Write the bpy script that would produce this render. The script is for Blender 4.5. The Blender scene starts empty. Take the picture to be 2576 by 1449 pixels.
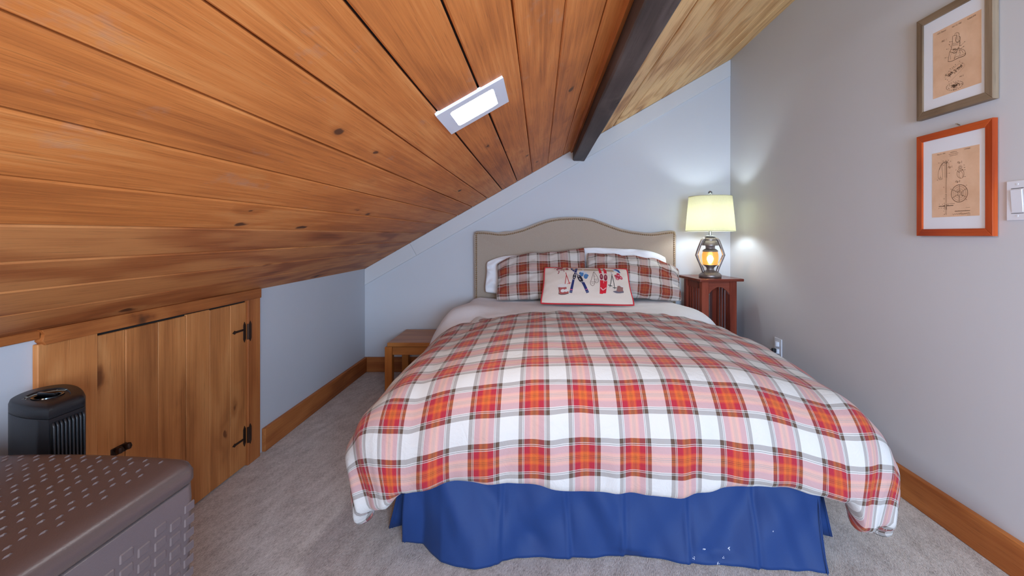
import bpy, bmesh, math, random
import numpy as np
from mathutils import Vector, Matrix, noise
random.seed(7)
C = bpy.context.scene.collection
sc = bpy.context.scene
PI = math.pi

# ------------------------------------------------------------------ camera
F = 1120.0            # focal length in pixels of the 2576 px wide frame
VX, VY = 1358.0, 591.0   # vanishing point of the room's long axis
H = 1.08              # eye height
cam_d = bpy.data.cameras.new('camera')
cam = bpy.data.objects.new('camera', cam_d); C.objects.link(cam)
cam_d.sensor_width = 36.0
cam_d.lens = 36.0 * F / 2576.0
cam_d.shift_x = (1288.0 - VX) / 2576.0
cam_d.shift_y = (VY - 724.5) / 2576.0
cam_d.clip_start = 0.02
cam.location = (0, 0, H)
cam.rotation_euler = (PI/2, 0, 0)
sc.camera = cam

# ------------------------------------------------------------------ world, window light, exposure
w = bpy.data.worlds.new('world'); sc.world = w; w.use_nodes = True
wb = w.node_tree.nodes['Background']
wb.inputs[0].default_value = (0.62, 0.76, 1.0, 1); wb.inputs[1].default_value = 1.0
def area(name, loc, rot, sx, sy, col, power):
    l = bpy.data.lights.new(name, 'AREA'); l.shape = 'RECTANGLE'; l.size = sx; l.size_y = sy
    l.color = col; l.energy = power
    o = bpy.data.objects.new(name, l); C.objects.link(o); o.location = loc; o.rotation_euler = rot
    return o
# daylight through the rear window (right of the camera, behind it)
area('window_daylight', (0.80, -1.52, 1.12), (math.radians(72), 0, math.radians(-9)), 1.0, 1.0, (0.50, 0.72, 1.0), 94)
# added warm fill light, unseen behind left, tilted up to brighten the ceiling
area('warm_fill', (-0.55, -1.2, 0.95), (math.radians(115), 0, math.radians(-8)), 0.7, 0.5, (1.0, 0.86, 0.74), 17)
LED_STRENGTH = 70.0
LAMP_POWER = 3.2
sc.view_settings.view_transform = 'Standard'
sc.view_settings.look = 'None'
sc.view_settings.gamma = 1.0
sc.view_settings.use_curve_mapping = False
sc.view_settings.exposure = 0.36

# ------------------------------------------------------------------ helpers
def P(px, py, Y):
    return Vector(((px-VX)*Y/F, Y, H-(py-VY)*Y/F))

def srgb(r, g, b):
    f = lambda c: (c/255/12.92) if c/255 <= 0.04045 else ((c/255+0.055)/1.055)**2.4
    return (f(r), f(g), f(b), 1.0)

def empty(name, label, cat, loc=(0,0,0), rz=0, group=None, kind=None):
    o = bpy.data.objects.new(name, None); C.objects.link(o)
    o.location = loc; o.rotation_euler = (0, 0, rz); o.empty_display_size = 0.1
    o['label'] = label; o['category'] = cat
    if group: o['group'] = group
    if kind: o['kind'] = kind
    return o

def tag(o, label, cat, group=None, kind=None):
    o['label'] = label; o['category'] = cat
    if group: o['group'] = group
    if kind: o['kind'] = kind
    return o

def world_mat(o):
    m = o.matrix_basis.copy()
    return (world_mat(o.parent) @ m) if o.parent else m

def obj(name, bm, mat, parent=None, world=True, smooth=False, origin=None):
    """link a bmesh as ONE mesh object; vertices given in world space unless world=False (parent's space)"""
    me = bpy.data.meshes.new(name)
    if parent is not None and world:
        bm.transform(world_mat(parent).inverted())
    if origin is not None:
        bm.transform(Matrix.Translation(-Vector(origin)))
    bmesh.ops.recalc_face_normals(bm, faces=bm.faces[:])
    bm.to_mesh(me); bm.free()
    if smooth:
        for p in me.polygons: p.use_smooth = True
        if smooth != 'all':
            me.set_sharp_from_angle(angle=math.radians(smooth if smooth is not True else 40))
    mats = mat if isinstance(mat, (list, tuple)) else [mat]
    for m in mats: me.materials.append(m)
    o = bpy.data.objects.new(name, me); C.objects.link(o)
    if origin is not None: o.location = origin
    if parent is not None: o.parent = parent
    return o

def structure(o):
    o['kind'] = 'structure'; return o

def box(bm, x0, x1, y0, y1, z0, z1, bev=0.0, seg=1, M=None):
    r = bmesh.ops.create_cube(bm, size=1.0)
    vs = r['verts']
    for v in vs:
        v.co = Vector(((x0+x1)/2 + v.co.x*(x1-x0), (y0+y1)/2 + v.co.y*(y1-y0), (z0+z1)/2 + v.co.z*(z1-z0)))
    if bev > 0:
        es = list({e for v in vs for e in v.link_edges})
        rr = bmesh.ops.bevel(bm, geom=es, offset=bev, segments=seg, affect='EDGES', profile=0.5)
        vs = [v for v in rr['verts']] + [v for v in vs if v.is_valid]
        vs = list(set(vs))
    if M is not None:
        for v in vs: v.co = M @ v.co
    return vs

def BM(): return bmesh.new()

def boxobj(name, dims, mat, parent=None, bev=0.0, seg=1, world=True, M=None, origin=None):
    bm = BM(); box(bm, *dims, bev=bev, seg=seg, M=M)
    return obj(name, bm, mat, parent, world=world, origin=origin)

def prism(bm, pts, axis, a0, a1, bev=0.0, seg=2):
    """extrude the 2D polygon pts along axis ('x','y','z') from a0 to a1"""
    def mk(p, a):
        if axis == 'x': return (a, p[0], p[1])
        if axis == 'y': return (p[0], a, p[1])
        return (p[0], p[1], a)
    A = [bm.verts.new(mk(p, a0)) for p in pts]; B = [bm.verts.new(mk(p, a1)) for p in pts]
    n = len(pts)
    fs = [bm.faces.new(A), bm.faces.new(B[::-1])]
    for i in range(n): bm.faces.new((A[i], B[i], B[(i+1) % n], A[(i+1) % n]))
    if bev > 0:
        es = list(fs[0].edges) + list(fs[1].edges)
        bmesh.ops.bevel(bm, geom=es, offset=bev, segments=seg, affect='EDGES', profile=0.5)
    return A + B

def lathe(bm, prof, cx, cy, z0, seg=40, cap=True):
    rings = []
    for r, z in prof:
        rings.append([bm.verts.new((cx+r*math.cos(2*PI*i/seg), cy+r*math.sin(2*PI*i/seg), z0+z)) for i in range(seg)])
    for a, b in zip(rings, rings[1:]):
        for i in range(seg): bm.faces.new((a[i], a[(i+1) % seg], b[(i+1) % seg], b[i]))
    if cap:
        bm.faces.new(rings[0][::-1]); bm.faces.new(rings[-1])

def tube(bm, pts, r, seg=10, cap=True, closed=False):
    pts = [Vector(p) for p in pts]; n = len(pts); rings = []
    up = Vector((0, 0, 1)); prev = None
    for i, p in enumerate(pts):
        if closed: t = (pts[(i+1) % n]-pts[i-1]).normalized()
        else: t = (pts[min(i+1, n-1)]-pts[max(i-1, 0)]).normalized()
        if prev is None:
            s = t.cross(up)
            if s.length < 1e-3: s = t.cross(Vector((1, 0, 0)))
            s.normalize()
        else:
            s = (prev - t*prev.dot(t)).normalized()
        prev = s; u = t.cross(s)
        rr = r[i] if isinstance(r, (list, tuple)) else r
        rings.append([bm.verts.new(p + (s*math.cos(2*PI*k/seg)+u*math.sin(2*PI*k/seg))*rr) for k in range(seg)])
    m = n if closed else n-1
    for i in range(m):
        a, b = rings[i], rings[(i+1) % n]
        for k in range(seg): bm.faces.new((a[k], a[(k+1) % seg], b[(k+1) % seg], b[k]))
    if cap and not closed:
        bm.faces.new(rings[0][::-1]); bm.faces.new(rings[-1])

def catmull(pts, n=8, closed=False):
    pts = [Vector(p) for p in pts]; out = []; N = len(pts)
    rng = range(N) if closed else range(N-1)
    for i in rng:
        if closed: p0, p1, p2, p3 = pts[i-1], pts[i], pts[(i+1) % N], pts[(i+2) % N]
        else: p0, p1, p2, p3 = pts[max(i-1, 0)], pts[i], pts[i+1], pts[min(i+2, N-1)]
        for k in range(n):
            t = k/n
            out.append(0.5*((2*p1)+(p2-p0)*t+(2*p0-5*p1+4*p2-p3)*t*t+(3*p1-p0-3*p2+p3)*t**3))
    if not closed: out.append(pts[-1])
    return out

def sm(a, b, x):
    t = min(1, max(0, (x-a)/(b-a))); return t*t*(3-2*t)

# ------------------------------------------------------------------ materials
class NT:
    def __init__(s, name):
        s.m = bpy.data.materials.new(name); s.m.use_nodes = True
        s.t = s.m.node_tree; s.n = s.t.nodes; s.b = s.n['Principled BSDF']; s.out = s.n['Material Output']
    def node(s, typ, **kw):
        n = s.n.new(typ)
        for k, v in kw.items(): setattr(n, k, v)
        return n
    def link(s, a, b): s.t.links.new(a, b)
    def math(s, op, a, b=None, c=None, clamp=False):
        n = s.n.new('ShaderNodeMath'); n.operation = op; n.use_clamp = clamp
        for i, v in enumerate((a, b, c)):
            if v is None: continue
            if isinstance(v, (int, float)): n.inputs[i].default_value = v
            else: s.link(v, n.inputs[i])
        return n.outputs[0]
    def mix(s, f, a, b, mode='MIX'):
        n = s.n.new('ShaderNodeMix'); n.data_type = 'RGBA'; n.blend_type = mode
        for i, v in ((0, f), (6, a), (7, b)):
            if isinstance(v, (int, float, tuple)): n.inputs[i].default_value = v
            else: s.link(v, n.inputs[i])
        return n.outputs[2]
    def mapping(s, vec, scale=(1, 1, 1), loc=(0, 0, 0)):
        n = s.n.new('ShaderNodeMapping'); n.inputs['Scale'].default_value = scale; n.inputs['Location'].default_value = loc
        s.link(vec, n.inputs[0]); return n.outputs[0]
    def noise(s, vec, scale, detail=2, rough=0.5, dist=0.0):
        n = s.n.new('ShaderNodeTexNoise'); n.inputs['Scale'].default_value = scale
        n.inputs['Detail'].default_value = detail; n.inputs['Roughness'].default_value = rough; n.inputs['Distortion'].default_value = dist
        s.link(vec, n.inputs['Vector']); return n.outputs[0]
    def ramp(s, fac, stops, interp='LINEAR'):
        n = s.n.new('ShaderNodeValToRGB'); cr = n.color_ramp; cr.interpolation = interp
        cr.elements[0].position = stops[0][0]; cr.elements[0].color = stops[0][1]
        cr.elements[1].position = stops[1][0]; cr.elements[1].color = stops[1][1]
        for p, c in stops[2:]:
            e = cr.elements.new(p); e.color = c
        s.link(fac, n.inputs[0]); return n.outputs[0]
    def bump(s, h, strength, dist=0.01):
        n = s.n.new('ShaderNodeBump'); n.inputs['Strength'].default_value = strength; n.inputs['Distance'].default_value = dist
        s.link(h, n.inputs['Height']); s.link(n.outputs[0], s.b.inputs['Normal']); return n
    def color(s, c):
        if isinstance(c, tuple): s.b.inputs['Base Color'].default_value = c
        else: s.link(c, s.b.inputs['Base Color'])

def gray(v): return (v, v, v, 1)

def simple(name, col, rough=0.5, metal=0.0, bump=0.0, bscale=200, spec=0.5, var=0.0):
    t = NT(name); t.b.inputs['Roughness'].default_value = rough; t.b.inputs['Metallic'].default_value = metal
    t.b.inputs['Specular IOR Level'].default_value = spec
    tc = t.node('ShaderNodeTexCoord').outputs['Object']
    if var > 0:
        nz = t.noise(tc, 30, 4)
        c2 = tuple(c*(1-var) for c in col[:3])+(1,)
        t.color(t.mix(nz, col, c2))
    else: t.color(col)
    if bump > 0:
        t.bump(t.noise(tc, bscale, 3), bump, 0.002)
    return t.m

def wood(name, axis, dark, mid, light, knot=(0.08, 0.03, 0.012, 1), kdens=1.0, across=7.0, rough=0.55, fine=1.0, grey=0.0, contrast=1.0, bump=0.25):
    t = NT(name); t.b.inputs['Roughness'].default_value = rough; t.b.inputs['Specular IOR Level'].default_value = 0.3
    tc = t.node('ShaderNodeTexCoord').outputs['Object']
    rnd = t.node('ShaderNodeObjectInfo').outputs['Random']
    cv = t.node('ShaderNodeCombineXYZ')
    t.link(t.math('MULTIPLY', rnd, 37.0), cv.inputs[0]); t.link(t.math('MULTIPLY', rnd, 91.0), cv.inputs[1]); t.link(t.math('MULTIPLY', rnd, 53.0), cv.inputs[2])
    add = t.node('ShaderNodeVectorMath', operation='ADD'); t.link(tc, add.inputs[0]); t.link(cv.outputs[0], add.inputs[1])
    v = add.outputs[0]
    ai = 'XYZ'.index(axis)
    sc_ = lambda al, ac: tuple(al if i == ai else ac for i in range(3))
    # knots
    vor = t.node('ShaderNodeTexVoronoi'); vor.inputs['Scale'].default_value = 1.0
    wob = t.noise(v, 9, 3)
    wv = t.node('ShaderNodeVectorMath', operation='ADD'); t.link(t.mapping(v, sc_(2.2*kdens, 5.2*kdens)), wv.inputs[0])
    wsc = t.node('ShaderNodeVectorMath', operation='SCALE'); wsc.inputs['Scale'].default_value = 0.25
    nn = t.node('ShaderNodeTexNoise'); nn.inputs['Scale'].default_value = 14; t.link(v, nn.inputs['Vector'])
    t.link(nn.outputs[1], wsc.inputs[0]); t.link(wsc.outputs[0], wv.inputs[1])
    t.link(wv.outputs[0], vor.inputs['Vector'])
    kd = vor.outputs['Distance']
    sep = t.node('ShaderNodeSeparateColor'); t.link(vor.outputs['Color'], sep.inputs[0])
    size = t.math('MULTIPLY', t.math('SUBTRACT', sep.outputs[0], 0.36, clamp=True), 0.24)    # only some cells own a knot
    kmask = t.math('SUBTRACT', 1.0, t.math('DIVIDE', kd, t.math('ADD', size, 0.0005)), clamp=True)
    kfall = t.math('MULTIPLY', t.math('POWER', t.math('SUBTRACT', 1.0, kd, clamp=True), 6.0), t.math('GREATER_THAN', size, 0.02))
    # growth rings
    slow = t.noise(t.mapping(v, sc_(0.7, across*0.55)), 1.0, 3, 0.5)
    ph = t.math('ADD', t.math('MULTIPLY', slow, 34.0), t.math('MULTIPLY', kfall, 9.0))
    ring = t.math('MULTIPLY', t.math('ADD', t.math('SINE', ph), 1.0), 0.5)
    fib = t.noise(t.mapping(v, sc_(2.2, 95.0)), 1.0, 5, 0.65)
    fib2 = t.noise(t.mapping(v, sc_(9.0, 330.0)), 1.0, 3, 0.6)
    big = t.noise(t.mapping(v, sc_(0.9, 3.2)), 1.0, 3, 0.6)
    val = t.math('ADD', t.math('MULTIPLY', ring, 0.26*contrast), t.math('MULTIPLY', fib, 0.52*fine))
    val = t.math('ADD', val, t.math('MULTIPLY', big, 0.55))
    val = t.math('ADD', val, t.math('MULTIPLY', rnd, 0.16))
    val = t.math('SUBTRACT', val, 0.22)
    col = t.ramp(val, [(0.18, dark), (0.80, light), (0.48, mid)])
    speck = t.ramp(fib2, [(0.30, gray(1)), (0.42, gray(0))])
    col = t.mix(t.math('MULTIPLY', speck, 0.35), col, tuple(c*0.45 for c in dark[:3])+(1,))
    if grey > 0:
        gm = t.ramp(t.noise(t.mapping(v, sc_(2.6, 5)), 1.6, 5, 0.7), [(0.62, gray(0)), (0.74, gray(1))])
        col = t.mix(t.math('MULTIPLY', gm, grey), col, (0.42, 0.31, 0.24, 1))
    kk = t.ramp(kmask, [(0.0, gray(0)), (0.35, gray(1))])
    col = t.mix(t.math('MULTIPLY', t.math('POWER', kfall, 1.4), 0.55), col, tuple(c*0.75 for c in dark[:3])+(1,))
    col = t.mix(t.math('MULTIPLY', kk, 0.85), col, knot)
    t.color(col)
    hh = t.math('ADD', t.math('MULTIPLY', fib, 0.6), t.math('MULTIPLY', fib2, 0.4))
    t.bump(t.math('SUBTRACT', hh, t.math('MULTIPLY', kk, 0.3)), bump, 0.003)
    return t.m

M = {}
M['ceil'] = wood('orange_pine', 'Y', srgb(152, 82, 38), srgb(208, 124, 60), srgb(236, 164, 96), grey=0.4, contrast=0.4, kdens=1.7, fine=1.2, bump=0.4, knot=srgb(70, 42, 28))
M['ceil_dark'] = wood('brown_streaked_pine', 'Y', srgb(96, 52, 30), srgb(176, 102, 54), srgb(210, 138, 80), contrast=1.3, knot=srgb(70, 42, 28))
M['ceil_right'] = wood('pale_streaked_pine', 'Y', srgb(96, 58, 32), srgb(204, 146, 86), srgb(240, 196, 136), contrast=1.3, fine=1.6, grey=0.35, bump=0.5, knot=srgb(80, 52, 34))
M['trimwood'] = wood('trim_pine', 'Y', srgb(120, 62, 28), srgb(168, 96, 46), srgb(196, 122, 64), kdens=0.8, grey=0.1)
M['trimwood_x'] = wood('trim_pine_cross', 'X', srgb(120, 62, 28), srgb(165, 96, 48), srgb(190, 120, 64), kdens=0.8)
M['doorwood'] = wood('door_pine', 'Z', srgb(146, 86, 44), srgb(194, 124, 68), srgb(218, 152, 92), kdens=1.0, contrast=0.8, knot=srgb(110, 62, 32))
M['casing_z'] = wood('casing_pine', 'Z', srgb(130, 68, 32), srgb(175, 102, 52), srgb(198, 126, 68), kdens=0.9, knot=srgb(60, 38, 26))
M['oak_x'] = wood('honey_oak', 'X', srgb(140, 84, 38), srgb(172, 108, 54), srgb(190, 126, 66), knot=srgb(150, 90, 45), kdens=0.3, rough=0.35)
M['oak_z'] = wood('honey_oak_upright', 'Z', srgb(150, 88, 38), srgb(185, 112, 50), srgb(200, 130, 64), knot=srgb(150, 90, 45), kdens=0.3, rough=0.35)
M['cherry'] = wood('red_cherry', 'Z', srgb(84, 34, 24), srgb(128, 56, 40), srgb(152, 76, 56), knot=srgb(80, 30, 20), kdens=0.2, rough=0.28, bump=0.05)
M['cherry_x'] = wood('red_cherry_top', 'X', srgb(84, 36, 26), srgb(120, 56, 42), srgb(146, 76, 58), knot=srgb(80, 30, 20), kdens=0.2, rough=0.25, bump=0.05)
M['beam'] = wood('dark_stained_beam', 'Y', srgb(50, 42, 40), srgb(74, 64, 62), srgb(96, 85, 82), knot=srgb(40, 34, 32), kdens=0.7, grey=0.12)
M['greyframe_z'] = wood('grey_brown_frame', 'Z', srgb(84, 70, 56), srgb(124, 104, 84), srgb(150, 130, 108), knot=srgb(84, 68, 52), kdens=0.2)
M['greyframe_y'] = wood('grey_brown_frame_rail', 'Y', srgb(84, 70, 56), srgb(124, 104, 84), srgb(150, 130, 108), knot=srgb(84, 68, 52), kdens=0.2)
M['redframe_z'] = wood('orange_red_frame', 'Z', srgb(140, 50, 20), srgb(178, 74, 32), srgb(206, 100, 46), knot=srgb(140, 50, 22), kdens=0.2, rough=0.3, bump=0.04)
M['redframe_y'] = wood('orange_red_frame_rail', 'Y', srgb(130, 46, 20), srgb(168, 68, 32), srgb(190, 88, 42), knot=srgb(140, 50, 22), kdens=0.2, rough=0.3, bump=0.04)

def wall_mat(name, col):
    t = NT(name); t.b.inputs['Roughness'].default_value = 0.6; t.b.inputs['Specular IOR Level'].default_value = 0.25
    tc = t.node('ShaderNodeTexCoord').outputs['Object']
    t.color(t.mix(t.noise(tc, 2.5, 3), col, tuple(c*0.96 for c in col[:3])+(1,)))
    t.bump(t.noise(tc, 260, 2), 0.10, 0.001)
    return t.m
M['wall'] = wall_mat('wall_paint', srgb(202, 204, 210))
M['trimpaint'] = wall_mat('wall_trim_paint', srgb(208, 208, 211))

def carpet():
    t = NT('carpet'); t.b.inputs['Roughness'].default_value = 0.95; t.b.inputs['Specular IOR Level'].default_value = 0.1
    t.b.inputs['Sheen Weight'].default_value = 0.2
    tc = t.node('ShaderNodeTexCoord').outputs['Object']
    # loops run along rows a little off the room's long axis
    mp = t.node('ShaderNodeMapping'); mp.inputs['Rotation'].default_value = (0, 0, math.radians(14)); t.link(tc, mp.inputs[0])
    streak = t.noise(t.mapping(mp.outputs[0], (300, 75, 1)), 1.0, 3, 0.6)
    fine = t.noise(t.mapping(mp.outputs[0], (520, 380, 1)), 1.0, 2, 0.6)
    patch = t.noise(t.mapping(mp.outputs[0], (26, 9, 1)), 1.0, 4, 0.65)
    v = t.math('ADD', t.math('MULTIPLY', streak, 0.62), t.math('MULTIPLY', fine, 0.50))
    v = t.math('ADD', v, t.math('MULTIPLY', patch, 0.42))
    v = t.math('SUBTRACT', v, 0.27)
    t.color(t.ramp(v, [(0.30, srgb(140, 127, 118)), (0.70, srgb(236, 227, 220)), (0.5, srgb(204, 192, 184))]))
    t.bump(v, 0.9, 0.006)
    return t.m
M['carpet'] = carpet()

# plaid: the same stripe set in warp and weft, averaged like a real twill
W_, BR, CR, OR, DK, CL = srgb(200, 198, 195), srgb(82, 63, 50), srgb(158, 26, 46), srgb(200, 92, 34), srgb(104, 54, 26), srgb(188, 58, 38)
PAL = dict(W_=W_, BR=BR, CR=CR, OR=OR, DK=DK, CL=CL)
STR = [(0.0, BR), (0.075, W_), (0.088, BR), (0.104, W_), (0.117, CR), (0.215, CL), (0.235, OR), (0.282, DK), (0.291, OR), (0.308, DK), (0.317, OR),
       (0.334, DK), (0.343, OR), (0.39, CL), (0.41, CR), (0.508, W_), (0.521, BR), (0.537, W_), (0.55, BR), (0.625, W_)]
RUST = {CR: srgb(136, 46, 30), CL: srgb(150, 58, 32), OR: srgb(164, 76, 40), DK: srgb(92, 46, 24), W_: srgb(214, 206, 200), BR: srgb(88, 66, 54)}
def plaid(name, pu, pv, ou=0.0, ov=0.0, dim=1.0, wrinkle=0.35, swap=None):
    t = NT(name); t.b.inputs['Roughness'].default_value = 0.85; t.b.inputs['Specular IOR Level'].default_value = 0.15
    t.b.inputs['Sheen Weight'].default_value = 0.12
    uv = t.node('ShaderNodeUVMap').outputs[0]
    s = t.node('ShaderNodeSeparateXYZ'); t.link(uv, s.inputs[0])
    cols = []
    for k, (p, o) in enumerate(((pu, ou), (pv, ov))):
        f = t.math('FRACT', t.math('ADD', t.math('DIVIDE', s.outputs[k], p), 0.3125-o/p))
        cols.append(t.ramp(f, [(p_, (swap or {}).get(c_, c_)) for p_, c_ in STR], 'CONSTANT'))
    c = t.mix(0.5, cols[0], cols[1])
    thread = t.noise(t.mapping(uv, (900, 900, 1)), 1.0, 2)
    c = t.mix(t.math('MULTIPLY', thread, 0.12), c, (0.25, 0.2, 0.2, 1))
    if dim < 1: c = t.mix(1-dim, c, (0.05, 0.03, 0.02, 1))
    t.color(c)
    wr = t.noise(t.mapping(uv, (1, 1, 1)), 16, 5, 0.6, 1.2)
    t.bump(t.math('ADD', t.math('MULTIPLY', wr, 1.0), t.math('MULTIPLY', thread, 0.06)), wrinkle, 0.012)
    return t.m
M['plaid'] = plaid('plaid_cotton', 0.152, 0.184, -0.017, -1.385)
M['plaid_sham'] = plaid('plaid_sham_cotton', 0.160, 0.190, 0.02, 0.05, dim=0.92, swap=RUST)
M['plaid_sham_b'] = plaid('plaid_sham_cotton_shifted', 0.160, 0.190, 0.065, 0.03, dim=0.95, swap=RUST)
M['check'] = plaid('small_check_lining', 0.02, 0.02, wrinkle=0.2)

def cloth(name, col, scale=700, bump=0.25, wr=0.4, wscale=14, rough=0.85, sheen=0.1):
    t = NT(name); t.b.inputs['Roughness'].default_value = rough; t.b.inputs['Specular IOR Level'].default_value = 0.2
    t.b.inputs['Sheen Weight'].default_value = sheen
    tc = t.node('ShaderNodeTexCoord').outputs['Object']
    th = t.noise(t.mapping(tc, (scale, scale, scale*0.4)), 1.0, 2)
    th2 = t.noise(t.mapping(tc, (scale*0.25, scale*0.25, scale)), 1.0, 2)
    tt = t.math('MULTIPLY', t.math('ADD', th, th2), 0.5)
    t.color(t.mix(tt, tuple(min(1, c*1.12) for c in col[:3])+(1,), tuple(c*0.82 for c in col[:3])+(1,)))
    w_ = t.noise(tc, wscale, 4, 0.55, 0.8)
    t.bump(t.math('ADD', t.math('MULTIPLY', w_, wr), t.math('MULTIPLY', tt, bump)), 0.3, 0.01)
    return t.m
M['sheet'] = cloth('white_sheet_cotton', srgb(240, 241, 250), 900, 0.03, 0.5, 10)
M['linen'] = cloth('taupe_linen', srgb(172, 156, 141), 420, 0.25, 0.02, 5)
M['navy'] = cloth('blue_bed_skirt_cotton', srgb(34, 60, 112), 900, 0.03, 0.25, 5, rough=0.6, sheen=0.02)
M['cream'] = cloth('cream_cushion_cotton', srgb(222, 208, 196), 900, 0.06, 0.3, 10)
M['redpipe'] = cloth('red_piping', srgb(200, 50, 60), 900, 0.05, 0.1, 10)
M['mattress'] = cloth('mattress_ticking', srgb(220, 220, 222), 400, 0.1, 0.1, 10)
M['dark'] = simple('dark_gap', (0.012, 0.009, 0.007, 1), 0.9)
M['bronze'] = simple('antique_bronze', srgb(150, 124, 94), 0.3, 0.7, 0.1, 300)
M['iron'] = simple('dark_iron', srgb(70, 50, 40), 0.45, 0.7, 0.2, 300)
M['lampmetal'] = simple('weathered_pewter', srgb(168, 156, 152), 0.40, 0.75, 0.5, 120, var=0.6)
M['steel'] = simple('brushed_steel', srgb(180, 182, 188), 0.3, 1.0)
M['crystal'] = simple('chrome_ball', srgb(150, 155, 165), 0.1, 0.9)
M['whiteplastic'] = simple('white_plastic', srgb(222, 226, 236), 0.35)
M['blackplastic'] = simple('black_plastic', srgb(24, 26, 30), 0.42, bump=0.15, bscale=500)
M['blackgloss'] = simple('black_gloss_plastic', srgb(14, 14, 16), 0.12)
M['resin'] = simple('brown_resin', srgb(104, 90, 88), 0.33, bump=0.12, bscale=420)
M['resin_lid'] = simple('dark_brown_resin', srgb(88, 72, 68), 0.33, bump=0.12, bscale=420)
M['mat_board'] = simple('white_mat_board', srgb(226, 230, 240), 0.8)
M['ink'] = simple('brown_ink', srgb(104, 78, 60), 0.9)
def paper():
    t = NT('kraft_paper'); t.b.inputs['Roughness'].default_value = 0.85
    tc = t.node('ShaderNodeTexCoord').outputs['Object']
    t.color(t.ramp(t.noise(tc, 9, 5, 0.6), [(0.3, srgb(214, 174, 142)), (0.7, srgb(234, 198, 168))]))
    return t.m
M['paper'] = paper()
def emis(name, col, strength):
    t = NT(name); t.b.inputs['Emission Color'].default_value = col; t.b.inputs['Emission Strength'].default_value = strength
    t.b.inputs['Base Color'].default_value = (0.8, 0.8, 0.8, 1)
    return t.m
M['led'] = emis('led_diffuser', (0.93, 0.95, 1.0, 1), LED_STRENGTH)
def shade_mat():
    t = NT('shade_linen')
    tc = t.node('ShaderNodeTexCoord').outputs['Object']
    th = t.math('MULTIPLY', t.math('ADD', t.noise(t.mapping(tc, (260, 260, 50)), 1, 2), t.noise(t.mapping(tc, (40, 40, 420)), 1, 2)), 0.5)
    col = t.mix(th, (0.72, 0.69, 0.55, 1), (0.58, 0.55, 0.41, 1))
    d = t.node('ShaderNodeBsdfDiffuse'); tr = t.node('ShaderNodeBsdfTranslucent'); mx = t.node('ShaderNodeMixShader')
    t.link(col, d.inputs[0]); t.link(col, tr.inputs[0]); mx.inputs[0].default_value = 0.62
    t.link(d.outputs[0], mx.inputs[1]); t.link(tr.outputs[0], mx.inputs[2]); t.link(mx.outputs[0], t.out.inputs[0])
    return t.m
M['shade'] = shade_mat()
def glass_amber():
    t = NT('amber_glass')
    d = t.node('ShaderNodeBsdfDiffuse'); tr = t.node('ShaderNodeBsdfRefraction'); tr.inputs['IOR'].default_value = 1.03; tr.inputs['Roughness'].default_value = 0.75; mx = t.node('ShaderNodeMixShader')
    d.inputs[0].default_value = (0.85, 0.50, 0.16, 1); tr.inputs[0].default_value = (1.0, 0.70, 0.34, 1); mx.inputs[0].default_value = 0.8
    g = t.node('ShaderNodeBsdfGlossy'); g.inputs['Roughness'].default_value = 0.2; m2 = t.node('ShaderNodeMixShader'); m2.inputs[0].default_value = 0.06
    t.link(d.outputs[0], mx.inputs[1]); t.link(tr.outputs[0], mx.inputs[2])
    t.link(mx.outputs[0], m2.inputs[1]); t.link(g.outputs[0], m2.inputs[2]); t.link(m2.outputs[0], t.out.inputs[0])
    return t.m
M['amber'] = glass_amber()

# ------------------------------------------------------------------ room shell
D = 3.525; XL = -1.385; XR = 1.508; YB = -1.60
SL = 0.5724; ZL = 0.812
def zc(x): return ZL + (x-XL)*SL          # underside of the sloped ceiling
ang = math.atan(SL)
structure(boxobj('floor', (XL-0.1, XR+0.1, YB-0.1, D+0.1, -0.08, 0.0), M['carpet']))
bm = BM(); prism(bm, [(XL-0.1, -0.05), (XR+0.1, -0.05), (XR+0.1, zc(XR+0.1)+0.02), (XL-0.1, zc(XL-0.1)+0.02)], 'y', D, D+0.1)
structure(obj('wall_back', bm, M['wall']))
structure(boxobj('wall_left', (XL-0.1, XL, YB, D+0.05, -0.05, ZL+0.03), M['wall']))
structure(boxobj('wall_right', (XR, XR+0.1, YB, D+0.05, -0.05, zc(XR)+0.04), M['wall']))
# rear wall with a window opening (behind the camera)
bm = BM()
WX0, WX1, WZ0, WZ1 = 0.15, 1.30, 0.60, 1.66
prism(bm, [(XL-0.1, -0.05), (WX0, -0.05), (WX0, zc(WX0)+0.02), (XL-0.1, zc(XL-0.1)+0.02)], 'y', YB-0.1, YB)
prism(bm, [(WX1, -0.05), (XR+0.1, -0.05), (XR+0.1, zc(XR+0.1)+0.02), (WX1, zc(WX1)+0.02)], 'y', YB-0.1, YB)
box(bm, WX0, WX1, YB-0.1, YB, -0.05, WZ0)
prism(bm, [(WX0, WZ1), (WX1, WZ1), (WX1, zc(WX1)+0.02), (WX0, zc(WX0)+0.02)], 'y', YB-0.1, YB)
structure(obj('wall_rear', bm, M['wall']))
bm = BM()
for a in ((WX0, WX0+0.05, WZ0, WZ1), (WX1-0.05, WX1, WZ0, WZ1), (WX0+0.05, WX1-0.05, WZ0, WZ0+0.05), (WX0+0.05, WX1-0.05, WZ1-0.05, WZ1)):
    box(bm, a[0], a[1], YB-0.08, YB-0.03, a[2], a[3])
structure(obj('window_1', bm, M['whiteplastic']))

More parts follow.
